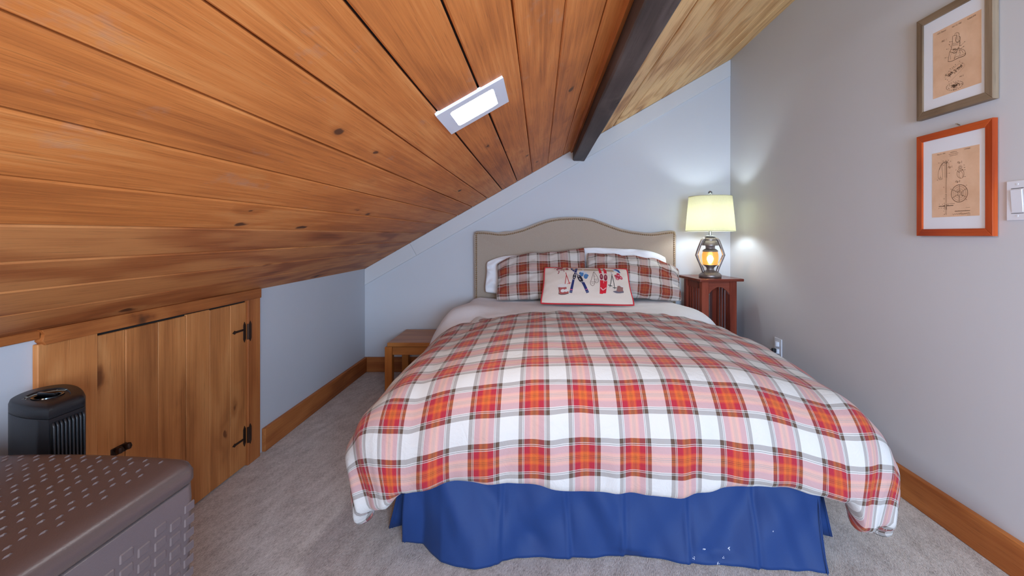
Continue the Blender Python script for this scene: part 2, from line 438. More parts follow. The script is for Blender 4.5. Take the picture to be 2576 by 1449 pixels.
# ceiling: backing board with separate planks under it
bm = BM(); prism(bm, [(XL-0.15, zc(XL-0.15)+0.016), (XR+0.15, zc(XR+0.15)+0.016), (XR+0.15, zc(XR+0.15)+0.09), (XL-0.15, zc(XL-0.15)+0.09)], 'y', YB-0.1, D+0.1)
ceiling = structure(obj('ceiling', bm, M['dark']))
kx = D/F
BEAM0, BEAM1 = 0.262, 0.354
seams = [XL-0.02, -396.5*kx, -358.7*kx, -320.9*kx, -282.8*kx, -245.2*kx, -206.9*kx, -169.1*kx, -131.8*kx, -94.2*kx, -56*kx, -18.5*kx, 19.9*kx, 57.9*kx, BEAM0+0.04]
rseams = [BEAM1-0.05, 183.6*kx, 219.5*kx, 257.3*kx, 304.8*kx, 345*kx, 386*kx, 430*kx, XR+0.01]
# in-plane axes of the slope
ex = Vector((math.cos(ang), 0, math.sin(ang))); ez = Vector((-math.sin(ang), 0, math.cos(ang)))
def slope_pt(x, y, dn): # point on ceiling plane lowered by dn along the normal
    return Vector((x, y, zc(x))) - ez*dn
def plank(x0, x1, y0, y1, mat, gap, drop, wav):
    """a board with slightly irregular long edges, built in place under the backing"""
    bm = BM(); n = 26; top = []; bot = []
    sd = random.random()*100
    for i in range(n+1):
        y = y0+(y1-y0)*i/n
        wa = (noise.noise(Vector((sd, y*1.7, 0)))*wav); wb_ = (noise.noise(Vector((sd+9, y*1.7, 3)))*wav)
        a, b = x0+gap/2+wa, x1-gap/2+wb_
        dn = drop
        top.append((bm.verts.new(slope_pt(a, y, -0.018)), bm.verts.new(slope_pt(b, y, -0.018))))
        bot.append((bm.verts.new(slope_pt(a, y, dn-0.003)), bm.verts.new(slope_pt(a+0.003, y, dn)), bm.verts.new(slope_pt(b-0.003, y, dn)), bm.verts.new(slope_pt(b, y, dn-0.003))))
    for i in range(n):
        t0, t1, b0, b1 = top[i], top[i+1], bot[i], bot[i+1]
        bm.faces.new((t0[0], t0[1], t1[1], t1[0]))
        bm.faces.new((t0[0], t1[0], b1[0], b0[0]))
        for k in range(3): bm.faces.new((b0[k], b1[k], b1[k+1], b0[k+1]))
        bm.faces.new((b0[3], b1[3], t1[1], t0[1]))
    for e in (0, n):
        t, b = top[e], bot[e]; bm.faces.new((t[0], b[0], b[1], b[2], b[3], t[1]))
    return obj('plank', bm, mat, ceiling)
gaps = {7: 0.003, 8: 0.005, 9: 0.005, 10: 0.0045, 6: 0.004}
for i in range(len(seams)-1):
    mat = M['ceil_dark'] if i < 4 else M['ceil']
    plank(seams[i], seams[i+1], YB-0.02, D-0.002, mat, gaps.get(i, 0.003), random.uniform(-0.0012, 0.0012), 0.0016)
for i in range(len(rseams)-1):
    plank(rseams[i], rseams[i+1], YB-0.02, D-0.002, M['ceil_right'], 0.0055, random.uniform(-0.001, 0.001), 0.002)

# dark ridge beam below the ceiling, with the thin fillet strip on its left side
bm = BM()
n = 40; rings = []
for i in range(n+1):
    y = YB+0.01 + (D-0.004-YB-0.01)*i/n
    j = lambda k: noise.noise(Vector((k*7.3, y*2.2, 0)))*0.003
    zb = 1.662
    pts = [(BEAM0+j(1), zc(BEAM0)+0.05), (BEAM0+j(1), zb+0.006+j(2)), (BEAM0+0.006+j(2), zb+j(3)), (BEAM1-0.006+j(4), zb+j(5)), (BEAM1+j(5), zb+0.006+j(4)), (BEAM1+j(5), zc(BEAM1)+0.05)]
    rings.append([bm.verts.new((p[0], y, p[1])) for p in pts])
for a, b in zip(rings, rings[1:]):
    for k in range(6): bm.faces.new((a[k], b[k], b[(k+1) % 6], a[(k+1) % 6]))
bm.faces.new(rings[0]); bm.faces.new(rings[-1][::-1])
structure(tag(obj('ceiling_beam', bm, M['beam'], origin=(0.3, 1, 1.7)), 'dark brown stained timber beam running under the sloped plank ceiling', 'beam'))
bm = BM()
a0, a1 = BEAM0-0.024, BEAM0-0.001
q = [slope_pt(a0, 0, 0.0), slope_pt(a0, 0, 0.018), slope_pt(a1, 0, 0.018), slope_pt(a1, 0, 0.0)]
prism(bm, [(v.x, v.z) for v in q], 'y', YB+0.01, D-0.003, bev=0.001)
structure(obj('trim_1', bm, M['trimwood']))

# painted frieze board following the slope on the back wall (two lengths)
def frieze(name, x0, x1, dn0, dn1):
    bm = BM()
    a, b = slope_pt(x0, 0, dn0), slope_pt(x1, 0, dn0); c, d = slope_pt(x1, 0, dn1), slope_pt(x0, 0, dn1)
    pts = [(max(XL+0.001, min(XR-0.001, p.x)), p.z) for p in (a, b, c, d)]
    pts[2] = (pts[2][0], zc(pts[2][0])-dn1/math.cos(ang)); pts[3] = (pts[3][0], zc(pts[3][0])-dn1/math.cos(ang))
    pts[0] = (pts[0][0], zc(pts[0][0])-dn0/math.cos(ang)); pts[1] = (pts[1][0], zc(pts[1][0])-dn0/math.cos(ang))
    if x0 <= XL: pts[3] = (XL+0.001, zc(XL)-dn1/math.cos(ang))
    prism(bm, pts, 'y', D-0.014, D+0.01, bev=0.004)
    return structure(obj(name, bm, M['trimpaint']))
frieze('trim_2', XL, (1031-VX)*kx-0.0001, 0.001, 0.113)
frieze('trim_3', (1031-VX)*kx+0.0001, XR, 0.001, 0.113)

# baseboards
def baseboard(name, dims, mat):
    return structure(boxobj(name, dims, mat, bev=0.004, seg=2))
baseboard('baseboard_left', (XL, XL+0.02, 2.215, D, 0.0, 0.116), M['trimwood'])
baseboard('baseboard_back', (XL+0.02, XR-0.02, D-0.02, D, 0.0, 0.116), M['trimwood_x'])
baseboard('baseboard_right', (XR-0.022, XR, YB, D, 0.0, 0.122), M['trimwood'])

# ------------------------------------------------------------------ knee-wall door with casing
def YL(px, X=XL): return F*(-X)/(VX-px)
zt = 0.776
door = empty('door_1', 'low orange pine board door in the knee wall under the ceiling slope', 'door', (XL, 1.7, 0), kind='structure')
bm = BM(); box(bm, XL-0.001, XL+0.0035, 1.37, 2.09, 0.005, zt+0.01)
obj('backing', bm, M['dark'], door)
ds = [235, 307, 390, 461, 521, 573, 613]
offs = [0.0105, 0.012, 0.0112, 0.0116, 0.0108, 0.0114]
for i in range(6):
    y0, y1 = YL(ds[i]), YL(ds[i+1])
    boxobj('plank', (XL+0.002, XL+offs[i], y0+0.0012, y1-0.0012, 0.006, zt-0.010+(0.004 if i == 3 else 0)), M['doorwood'], door, bev=0.0015)
structure(boxobj('trim_4', (XL, XL+0.016, YL(95, XL+0.016), YL(235)-0.002, 0.0, zt+0.004), M['doorwood'], bev=0.002))
structure(boxobj('trim_5', (XL, XL+0.020, YL(613)+0.002, YL(655, XL+0.02), 0.0, zt), M['casing_z'], bev=0.002))
# head casing, with a wany left end, up to the ceiling
bm = BM()
y0, y1 = YL(103, XL+0.022), YL(657, XL+0.022)
pts = [(y0+0.012, zt+0.0), (y0+0.002, zt+0.012), (y0+0.010, zt+0.03), (y0+0.0, ZL+0.008), (y1, ZL+0.008), (y1, zt-0.002), ((y0+y1)/2, zt+0.001)]
prism(bm, pts, 'x', XL, XL+0.024, bev=0.002)
structure(obj('trim_6', bm, M['trimwood']))
structure(boxobj('trim_7', (XL, XL+0.014, YB, y0+0.006, zt+0.018, ZL+0.006), M['trimwood'], bev=0.002))
# HL hinges
def hinge(zm, flip):
    yj = YL(613)
    h = BM()
    x0 = XL+0.0115
    def leaf(yc, wd, z0, z1, xo):
        pts = [(yc-wd/2, z0), (yc-wd/2, z1), (yc-wd/4, z1+0.006), (yc, z1+0.016), (yc+wd/4, z1+0.006), (yc+wd/2, z1), (yc+wd/2, z0), (yc+wd/4, z0-0.006), (yc, z0-0.016), (yc-wd/4, z0-0.006)]
        prism(h, pts, 'x', x0+xo, x0+xo+0.003, bev=0.0006, seg=1)
    leaf(yj-0.014, 0.016, zm-0.032, zm+0.032, 0.0)
    leaf(yj+0.014, 0.016, zm-0.032, zm+0.032, 0.009)
    tube(h, [(x0+0.010, yj, zm-0.036), (x0+0.010, yj, zm+0.036)], 0.005, 8)
    s = -1 if flip else 1
    zz = zm + s*0.012
    pts = [(yj-0.02, zz-0.005), (yj-0.02, zz+0.005), (yj-0.075, zz+0.004), (yj-0.080, zz+0.009), (yj-0.095, zz), (yj-0.080, zz-0.009), (yj-0.075, zz-0.004)]
    prism(h, pts, 'x', x0, x0+0.003, bev=0.0006, seg=1)
    obj('hinge', h, M['iron'], door, smooth=True)
hinge(0.628, False); hinge(0.145, True)
lt = BM()
yk = YL(292)
for dy in (-0.018, 0.012):
    lathe(lt, [(0.0015, -0.011), (0.008, -0.009), (0.011, 0), (0.008, 0.009), (0.0015, 0.011)], XL+0.028, yk+dy, 0.385, 12)
tube(lt, [(XL+0.010, yk-0.018, 0.385), (XL+0.028, yk-0.018, 0.385)], 0.004, 8)
tube(lt, [(XL+0.010, yk+0.012, 0.385), (XL+0.028, yk+0.012, 0.385)], 0.004, 8)
box(lt, XL+0.0095, XL+0.013, yk-0.03, yk+0.025, 0.365, 0.392, bev=0.001)
obj('latch', lt, M['iron'], door, smooth=True)

# ------------------------------------------------------------------ ceiling light (LED panel set flush in the slope)
Lm = Matrix(((ex.x, 0, -ez.x, 0), (0, 1, 0, 0), (ex.z, 0, -ez.z, 0), (0, 0, 0, 1)))  # local x up the slope, y room, z into the room
lc = slope_pt(-0.2075, 1.4015, 0)
led = empty('ceiling_light', 'square white flush LED panel glowing on the plank ceiling', 'light', lc)
T = Matrix.Translation(lc) @ Lm
def rrect(hx, hy, r, n=6, cx=0, cy=0):
    out = []
    for (sx, sy, a0) in ((1, 1, 0), (-1, 1, 90), (-1, -1, 180), (1, -1, 270)):
        for k in range(n+1):
            a = math.radians(a0+90*k/n)
            out.append((cx+sx*(hx-r)+r*math.cos(a), cy+sy*(hy-r)+r*math.sin(a)))
    return out
hx, hy = 0.1125, 0.1155
bm = BM()
outer = [bm.verts.new(T @ Vector((x, y, 0.009))) for x, y in rrect(hx, hy, 0.002, 6)]
obase = [bm.verts.new(T @ Vector((x, y, -0.002))) for x, y in rrect(hx, hy, 0.002, 6)]
inner = [bm.verts.new(T @ Vector((x, y, 0.0085))) for x, y in rrect(0.074, 0.078, 0.012, 6)]
ibase = [bm.verts.new(T @ Vector((x, y, 0.004))) for x, y in rrect(0.073, 0.077, 0.012, 6)]
N = len(outer)
for i in range(N):
    j = (i+1) % N
    bm.faces.new((outer[i], outer[j], inner[j], inner[i])); bm.faces.new((outer[i], obase[i], obase[j], outer[j])); bm.faces.new((inner[i], inner[j], ibase[j], ibase[i]))
bm.faces.new(obase)
obj('frame', bm, M['whiteplastic'], led)
bm = BM()
bm.faces.new([bm.verts.new(T @ Vector((x, y, 0.0065))) for x, y in rrect(0.0735, 0.0775, 0.012, 6)])
r = bmesh.ops.extrude_face_region(bm, geom=bm.faces[:])
for v in [g for g in r['geom'] if isinstance(g, bmesh.types.BMVert)]: v.co += ez*0.002
obj('diffuser', bm, M['led'], led)

# ------------------------------------------------------------------ draped cloth
def make_profile(L1, thmax, total, n=400):
    """quarter-round fall: returns r(d), drop(d) tables"""
    ds = np.linspace(0, total, n); th = np.minimum(ds/L1, 1.0)*thmax
    r = np.concatenate(([0], np.cumsum(np.cos((th[1:]+th[:-1])/2)*np.diff(ds))))
    z = np.concatenate(([0], np.cumsum(np.sin((th[1:]+th[:-1])/2)*np.diff(ds))))
    return ds, r, z

def drape(name, mats, x0, x1, yfoot, yhead, ztop, side, foot, prof, nu, nv, disp, curl=0.02, curlhead=0.012, parent=None, footdrape=True, p=2.7, curl_mat=1, hemfun=None, topfun=None, inner=0.10):
    p = 6.0
    ds, R, Z = prof
    bm = BM(); uvl = bm.loops.layers.uv.new('UVMap')
    s_lo, s_hi = x0-side[0], x1+side[1]
    V = [[None]*(nv+1) for _ in range(nu+1)]; UV = {}; INFO = {}
    for i in range(nu+1):
        u = i/nu
        for j in range(nv+1):
            v = j/nv
            s = s_lo+(s_hi-s_lo)*u
            ft = foot + (hemfun(s) if hemfun else 0)
            y = yhead+(yfoot-ft-yhead)*v
            a = (s-x1) if s > x1 else ((s-x0) if s < x0 else 0.0)
            b = (yfoot-y) if (y < yfoot and footdrape) else 0.0
            aa = abs(a)
            d = (aa**p+b**p)**(1/p) if (aa > 0 or b > 0) else 0.0
            if d > 1e-6:
                dl = (aa**3.4+b**3.4)**(1/3.4); dx, dy = a/dl, -b/dl
            else: dx = dy = 0.0
            rr = np.interp(d, ds, R); zz = np.interp(d, ds, Z)
            bx = min(max(s, x0), x1); by = max(y, yfoot) if footdrape else y
            pos = Vector((bx+dx*rr, by+dy*rr, ztop-zz))
            if topfun: pos.z += topfun(s, y, d)
            nrm = Vector((dx*(zz/(d+1e-6)), dy*(zz/(d+1e-6)), 1-min(0.95, zz/0.3)));
            if nrm.length > 0: nrm.normalize()
            pos += disp(s, y, d, dx, dy, nrm)
            vert = bm.verts.new(pos); V[i][j] = vert; UV[vert] = (s, -y); INFO[vert] = (dx, dy)
    for i in range(nu):
        for j in range(nv):
            f = bm.faces.new((V[i][j], V[i][j+1], V[i+1][j+1], V[i+1][j])); f.smooth = True
            for l in f.loops: l[uvl].uv = UV[l.vert]
    # edge roll all round
    loop = [V[0][j] for j in range(nv+1)] + [V[i][nv] for i in range(1, nu+1)] + [V[nu][j] for j in range(nv-1, -1, -1)] + [V[i][0] for i in range(nu-1, 0, -1)]
    K = 7; n = len(loop); rings = [loop]; headset = {id(V[i][0]) for i in range(1, nu)}
    dirs = []
    for vtx in loop:
        dx, dy = INFO[vtx]
        hd = vtx.index
        dirs.append(Vector((dx, dy, 0)))
    heads = {V[i][0] for i in range(nu+1)}
    for k in range(1, K+3):
        ring = []
        for vtx, dr in zip(loop, dirs):
            if vtx in heads:
                # far hem: rolls over toward the head, then back under
                dx = dr.x
                rad = curlhead; hd = Vector((0, 1, 0)); dn = Vector((dr.x, 0, 0))
                nn = Vector((dr.x, 0, 1-min(1, abs(dr.x)))).normalized() if dr.length > 0 else Vector((0, 0, 1))
                ph = PI*min(k, K)/K
                off = hd*math.sin(ph)*rad - nn*(1-math.cos(ph))*rad*0.9
                if k > K: off += -hd*0.02*(k-K)
            else:
                rad = curl; ph = PI*min(k, K)/K
                off = -dr*(1-math.cos(ph))*rad + Vector((0, 0, -1))*math.sin(ph)*rad
                if k > K: off += Vector((0, 0, 1))*inner*(k-K)/2
            nv_ = bm.verts.new(vtx.co+off); ring.append(nv_)
            uo = UV[vtx]; UV[nv_] = (uo[0]+dr.x*rad*ph, uo[1]-dr.y*rad*ph + (inner*(k-K) if k > K else 0))
        rings.append(ring)
    for k in range(len(rings)-1):
        a, b = rings[k], rings[k+1]
        for i in range(n):
            j = (i+1) % n
            try: f = bm.faces.new((a[i], a[j], b[j], b[i]))
            except ValueError: continue
            f.smooth = True
            if k >= K-2 and len(mats) > 1: f.material_index = curl_mat
            for l in f.loops: l[uvl].uv = UV[l.vert]
    o = obj(name, bm, mats, parent, smooth='all', origin=((x0+x1)/2, (yfoot+yhead)/2, 0.0))
    return o

def fb(x, y, z=0.0): return noise.noise(Vector((x, y, z)))

# ------------------------------------------------------------------ bed
bed = empty('bed', 'queen bed with curved taupe linen headboard edged in bronze nail heads', 'bed', (0.27, 2.45, 0))
# headboard: curved silhouette
HY = 3.430; ks = HY/F
hb_top = [(1193, 592), (1194, 584), (1198, 581.5), (1215, 581), (1232, 582.5), (1253, 585.5), (1270, 585.5), (1289, 582), (1316, 575), (1335, 567.5), (1354, 560), (1370, 554.5), (1384, 551), (1404, 547.5), (1425, 546), (1447, 545.6), (1470, 546.6), (1492, 550), (1520, 560), (1540, 567.5), (1560, 574.5), (1587, 580.5), (1620, 585), (1640, 586), (1656, 584.5), (1675, 581.5), (1690, 580), (1697, 581), (1700, 584), (1701, 592)]
def hbp(px, py): return ((px-VX)*ks, H-(py-VY)*ks)
pts = [hbp(*q) for q in hb_top]
poly = [(pts[0][0], 0.30)] + pts + [(pts[-1][0], 0.30)]
bm = BM(); prism(bm, poly, 'y', HY, HY+0.07, bev=0.010, seg=4)
hb = obj('headboard', bm, M['linen'], bed, smooth=35)
for px in (1215, 1678):
    x = (px-VX)*ks
    boxobj('headboard_leg', (x-0.03, x+0.03, HY+0.02, HY+0.055, 0.0, 0.33), M['iron'], bed, bev=0.003)
# nail trim, a path inset from the edge
path = [(pts[0][0]+0.015, 0.42)]
ins = []
for i in range(1, len(pts)-1):
    a, b = Vector(pts[i-1]), Vector(pts[i+1]); t = (b-a).normalized(); nrm = Vector((t.y, -t.x)); pc = Vector(pts[i])+nrm*0.017
    ins.append(pc)
ins = [v for v in ins if pts[0][0]+0.02 < v.x < pts[-1][0]-0.02]
path = [Vector((pts[0][0]+0.016, 0.55)), Vector((pts[0][0]+0.016, ins[0].y-0.001))] + ins + [Vector((pts[-1][0]-0.016, ins[-1].y-0.001)), Vector((pts[-1][0]-0.016, 0.55))]
bm = BM(); acc = 0.0; step = 0.0150
def nail(bm, x, z):
    rings = []
    for (r, dy) in ((0.0068, 0.0), (0.0056, -0.0032), (0.0025, -0.0048)):
        rings.append([bm.verts.new((x+r*math.cos(2*PI*k/8), HY+dy, z+r*math.sin(2*PI*k/8))) for k in range(8)])
    for a, b in zip(rings, rings[1:]):
        for k in range(8): bm.faces.new((a[k], a[(k+1) % 8], b[(k+1) % 8], b[k]))
    bm.faces.new(rings[-1]); bm.faces.new(rings[0][::-1])
for a, b in zip(path, path[1:]):
    L = (b-a).length
    while acc < L:
        q = a+(b-a)*(acc/L); nail(bm, q.x, q.y); acc += step
    acc -= L
nt = obj('nail_trim', bm, M['bronze'], hb, smooth=60); nt['kind'] = 'stuff'
# mattress, box spring, legs
boxobj('mattress', (-0.43, 0.93, 1.60, HY-0.005, 0.345, 0.578), M['mattress'], bed, bev=0.06, seg=4)
boxobj('box_spring', (-0.465, 0.965, 1.57, HY-0.005, 0.13, 0.343), M['mattress'], bed, bev=0.015, seg=2)
for x in (-0.40, 0.90):
    for y in (1.75, 3.25):
        boxobj('leg', (x-0.02, x+0.02, y-0.02, y+0.02, 0.0, 0.13), M['iron'], bed, bev=0.003)

# bed skirt
skirt = empty('bed_skirt', 'royal blue cotton bed skirt hanging to the carpet under the duvet', 'bed skirt', (0.25, 1.5, 0))
bot = [(1012, 1366), (1040, 1367), (1065, 1368), (1085, 1392), (1110, 1415), (1150, 1425), (1195, 1431), (1235, 1430), (1300, 1413), (1400, 1411), (1480, 1408), (1560, 1403), (1620, 1408), (1735, 1418), (1850, 1425), (1950, 1437), (2030, 1444), (2088, 1449)]
bw = []
for px, py in bot:
    Y = H*F/(py-VY); bw.append(((px-VX)*Y/F, Y, px))
def botpt(px):
    xs = [b[2] for b in bw]
    return np.interp(px, xs, [b[0] for b in bw]), np.interp(px, xs, [b[1] for b in bw])
creases = [1258, 1425, 1572, 1735, 1912]
bm = BM(); nu, nv = 240, 44; V = []
for i in range(nu+1):
    px = 1012+(2088-1012)*i/nu
    bx, by = botpt(px)
    tx = -0.462+(0.948+0.462)*i/nu
    row = []
    for j in range(nv+1):
        v = j/nv
        zt_ = 0.352*(1-v)+0.004*v
        e = v**1.25
        x = tx*(1-e)+bx*e; y = 1.535*(1-e)+by*e
        amp = 0.018*sm(0.05, 0.6, v)
        dv = (fb(px*0.008+v*2.2, v*0.9, 1.3)*1.3+fb(px*0.02-v*2.0, v*0.7, 4.1)*0.55)*amp
        # soft diagonal pulls from the corner and the middle
        dv += -0.016*math.exp(-((px-1085-v*95)/26)**2)*sm(0.0, 0.3, v)*(1-sm(0.5, 0.95, v))
        dv += 0.014*math.exp(-((px-1135-v*230)/40)**2)*sm(0.05, 0.4, v)*(1-sm(0.8, 1.0, v))
        dv += -0.020*math.exp(-((px-1450-v*150)/38)**2)*sm(0.1, 0.5, v)*(1-sm(0.9, 1.0, v))
        dv += 0.018*math.exp(-((px-1990+v*190)/50)**2)*sm(0.0, 0.5, v)*(1-sm(0.9, 1.0, v))
        for c in creases:
            q = (px-c-6*math.sin(v*3+c)); dv += -0.0045*math.exp(-(q/5)**2) + 0.004*math.exp(-((q-9)/8)**2)
        row.append(bm.verts.new((x, y+dv, zt_)))
    V.append(row)
for i in range(nu):
    for j in range(nv): bm.faces.new((V[i][j], V[i][j+1], V[i+1][j+1], V[i+1][j]))
o = obj('front_panel', bm, M['navy'], skirt, smooth='all')
md = o.modifiers.new('thick', 'SOLIDIFY'); md.thickness = 0.0015
fp = o
for px, tx in ((1019, -0.455), (2081, 0.940)):     # stitched hems at the split corners
    bm = BM()
    bx, by = botpt(px)
    pp = []
    for j in range(14):
        v = j/13; e = v**1.25
        pp.append((tx*(1-e)+bx*e, 1.535*(1-e)+by*e-0.003, 0.352*(1-v)+0.004*v))
    tube(bm, pp, 0.0016, 6)
    obj('hem', bm, M['navy'], fp)
def side_panel(xa_t, xa_b, yf, sgn):
    bm = BM(); nu, nv = 70, 12; V = []
    for i in range(nu+1):
        y = yf+(3.38-yf)*i/nu; row = []
        for j in range(nv+1):
            v = j/nv
            curlf = math.exp(-(i/nu*24))
            x = xa_t*(1-v)+xa_b*v + sgn*0.012*v*math.sin(y*17) - sgn*0.035*curlf*v*0.6
            row.append(bm.verts.new((x, y+0.03*v*curlf*0, 0.352*(1-v)+0.006*v)))
        V.append(row)
    for i in range(nu):
        for j in range(nv): bm.faces.new((V[i][j], V[i][j+1], V[i+1][j+1], V[i+1][j]))
    o = obj('side_panel', bm, M['navy'], skirt, smooth='all')
    md = o.modifiers.new('thick', 'SOLIDIFY'); md.thickness = 0.002
side_panel(-0.470, -0.555, 1.630, -1)
side_panel(0.965, 1.045, 1.585, 1)
# short return flap at each foot corner of the side panels
for (xa, xb, y0, sg) in ((-0.47, -0.556, 1.632, 1), (0.967, 1.046, 1.587, -1)):
    vs = []; bm = BM()
    for j in range(9):
        v = j/8; x = xa*(1-v)+xb*v; z = 0.352*(1-v)+0.004*v
        vs.append((bm.verts.new((x+sg*0.002, y0, z)), bm.verts.new((x+sg*0.055, y0+0.018, z+0.004))))
    for a, b in zip(vs, vs[1:]): bm.faces.new((a[0], a[1], b[1], b[0]))
    o = obj('return_flap', bm, M['navy'], skirt, smooth='all'); md = o.modifiers.new('thick', 'SOLIDIFY'); md.thickness = 0.002
# pale lint marks near the foot
bm = BM()
for (px, py, s) in ((1772, 1381, 1), (1832, 1381, 1.2), (1746, 1404, .9), (1820, 1402, .7), (1807, 1417, .9), (1945, 1336, .5)):
    Y = 1.425
    c = P(px, py, Y-0.02)
    for k in range(4):
        a = random.random()*6; q = c+Vector((random.uniform(-.004, .004)*s, 0, random.uniform(-.004, .004)*s))
        w_ = 0.0018*s
        bm.faces.new([bm.verts.new(q+Vector((math.cos(a+t)*w_*(1.8 if t_ % 2 else .5), 0, math.sin(a+t)*w_*(1.8 if t_ % 2 else .5)))) for t_, t in enumerate((0, 1.57, 3.14, 4.71))])
LINT = bm

# white top sheet between the duvet and the pillows
prof_sheet = make_profile(0.18, math.radians(78), 0.6)
def disp_sheet(s, y, d, dx, dy, n):
    k = 0.004+0.014*sm(0.05, 0.3, d)
    return n*(fb(s*9, y*6, 2)*0.004) + Vector((dx, dy, 0))*(math.sin(y*40+s*3)*0.006+fb(y*9, s*3, 5)*0.02 )*sm(0.08, 0.35, d) + Vector((dx, dy, 0))*(0.075*sm(0.0, 0.10, d)+0.055*sm(0.10, 0.34, d))*sm(2.60, 2.80, y)*(1-sm(2.98, 3.2, y)) + Vector((0, 0, 1))*fb(y*7, s*2, 9)*k*0.6
def top_sheet_f(s, y, d):
    x = (min(0.93, max(-0.42, s))-0.24)/0.75
    low = 0.014-(0.105 if x < 0 else 0.070)*abs(x)**3
    return min(0.0, low)*(1-sm(2.62, 2.92, y))*1.0 - 0.016*(1-sm(2.64, 2.72, y)) + 0.012*sm(-0.30, -0.5, s)*sm(2.75, 3.0, y)
sheet = drape('top_sheet', [M['sheet']], -0.425, 0.90, 2.58, 3.30, 0.606, (0.375, 0.27), 0, prof_sheet, 110, 70, disp_sheet, topfun=top_sheet_f, curl=0.004, curlhead=0.003, footdrape=False, inner=0.0)
tag(sheet, 'white cotton sheet folded across the bed between duvet and pillows', 'sheet')

# plaid duvet
prof = make_profile(0.36, math.radians(91), 0.9)
def hem(s): return -0.035*min(1, abs((s-0.26)/0.7))**3 + 0.055*(1-sm(-0.56, -0.42, s))+0.09*sm(0.96, 1.05, s)+0.010*math.sin(s*7+0.6)+0.035*sm(0.05, 0.25, s)*(1-sm(0.5, 0.62, s))+fb(s*6, 1)*0.02
def disp_duvet(s, y, d, dx, dy, n):
    base = fb(s*2.2, y*2.2, 3)*0.010 + fb(s*5.5+3, y*5, 7)*0.006 + fb(s*13, y*9, 1)*0.0022
    k = sm(0.10, 0.42, d)
    folds = (math.sin(s*31+fb(s*3, y*2)*4)*0.006 + fb(s*17, y*3, 4)*0.013 + abs(fb(s*9+5, y*2, 8))*0.010) if dy != 0 else (math.sin(y*22)*0.008+fb(y*11, s*3, 6)*0.010)
    # creases along the quilt near the head end
    far = sm(1.9, 2.4, y)*0.005*math.sin(s*41+fb(s*3, y*3)*4)*math.sin(y*30+fb(s*4, y*2)*3)*sm(0, 1, 1-d*3)
    return n*(base+far) + Vector((dx, dy, 0))*(folds*k) + Vector((0, 0, fb(s*8, y*8, 2)*0.004))
def top_duvet(s, y, d):
    x = (min(0.93, max(-0.40, s))-0.24)/0.75
    t = 0.020 - (0.105 if x < 0 else 0.070)*abs(x)**3 - 0.014*sm(2.45, 2.66, y) + 0.010*math.exp(-((y-1.9)/0.35)**2)
    if x > 0: t -= 0.035*(1-sm(1.5, 2.0, y))*x*x
    return t
duvet = drape('duvet', [M['plaid'], M['check']], -0.400, 0.915, 1.560, 2.635, 0.622, (0.47, 0.48), 0.415, prof, 200, 130, disp_duvet, curl=0.030, curl_mat=1, hemfun=hem, topfun=top_duvet, inner=0.10)
tag(duvet, 'puffy red, orange and white plaid duvet draped over the bed', 'duvet')
lint = obj('lint_marks', LINT, M['whiteplastic'], skirt); lint['kind'] = 'stuff'

# ------------------------------------------------------------------ pillows
def pillow_fn(w_, h_, T_, pin=0.06, ex_=0.42, seed=0, flange=0.0, wr=1.0, sag=0.0, corner=0.07, droop=(0.0, 0.0), taper=0.0):
    def f(u, v, side):
        x = w_*u*(1-pin*(1-v*v)*abs(u)**3)
        y = h_*v*(1-pin*(1-u*u)*abs(v)**3)
        x *= 1-taper*(v+1)/2
        x *= 1-corner*abs(v)**4*abs(u); y *= 1-corner*abs(u)**4*abs(v)*1.4
        y -= droop[0 if u < 0 else 1]*abs(u)**2.5*max(0.0, v)
        m = max(0.0, (1-u*u))*max(0.0, (1-v*v))
        z = T_*m**ex_
        edge = 1-m
        z += wr*(fb(u*3.1+seed, v*3.3, side*3)*0.010+fb(u*8+seed, v*7, side*2+5)*0.004)*min(1, m*4)
        z += wr*0.007*math.sin((abs(u)-abs(v))*14+seed)*sm(0.75, 0.98, max(abs(u), abs(v)))*min(1, m*8)
        y -= sag*(1-abs(v))*u*u
        return Vector((x, y, side*z))
    return f
def make_pillow(name, f, mat, Mx, w_, h_, n=40, m=30, parent=None, uvrot=0):
    bm = BM(); uvl = bm.loops.layers.uv.new('UVMap'); UV = {}
    def grid(side):
        G = []
        for i in range(n+1):
            row = []
            for j in range(m+1):
                u = math.sin((i/n-0.5)*PI); v = math.sin((j/m-0.5)*PI)
                u = 0.55*u+0.45*(2*i/n-1); v = 0.55*v+0.45*(2*j/m-1)
                if side < 0 and (i in (0, n) or j in (0, m)): row.append(front[i][j]); continue
                vert = bm.verts.new(Mx @ f(u, v, side)); UV[vert] = (u*w_, v*h_); row.append(vert)
            G.append(row)
        return G
    front = grid(1); back = grid(-1)
    for G in (front, back):
        for i in range(n):
            for j in range(m):
                fc = bm.faces.new((G[i][j], G[i+1][j], G[i+1][j+1], G[i][j+1])); fc.smooth = True
                for l in fc.loops: l[uvl].uv = UV[l.vert]
    return obj(name, bm, mat, parent, smooth='all', world=(parent is None) or True)
def pose(cx, cy, cz, tilt, roll=0, yaw=0):
    """local x across, local y up the pillow, local z out of its face toward the camera"""
    B = Matrix(((1, 0, 0, 0), (0, 0, -1, 0), (0, 1, 0, 0), (0, 0, 0, 1)))      # x->x, y->z, z->-y
    return Matrix.Translation((cx, cy, cz)) @ Matrix.Rotation(math.radians(yaw), 4, 'Z') @ Matrix.Rotation(math.radians(-tilt), 4, 'X') @ Matrix.Rotation(math.radians(roll), 4, 'Y') @ B
def rest(o, z):
    """drop the object so that its lowest point lies at height z"""
    zs = min((o.matrix_basis @ v.co).z for v in o.data.vertices)
    o.location.z += z-zs
    return o
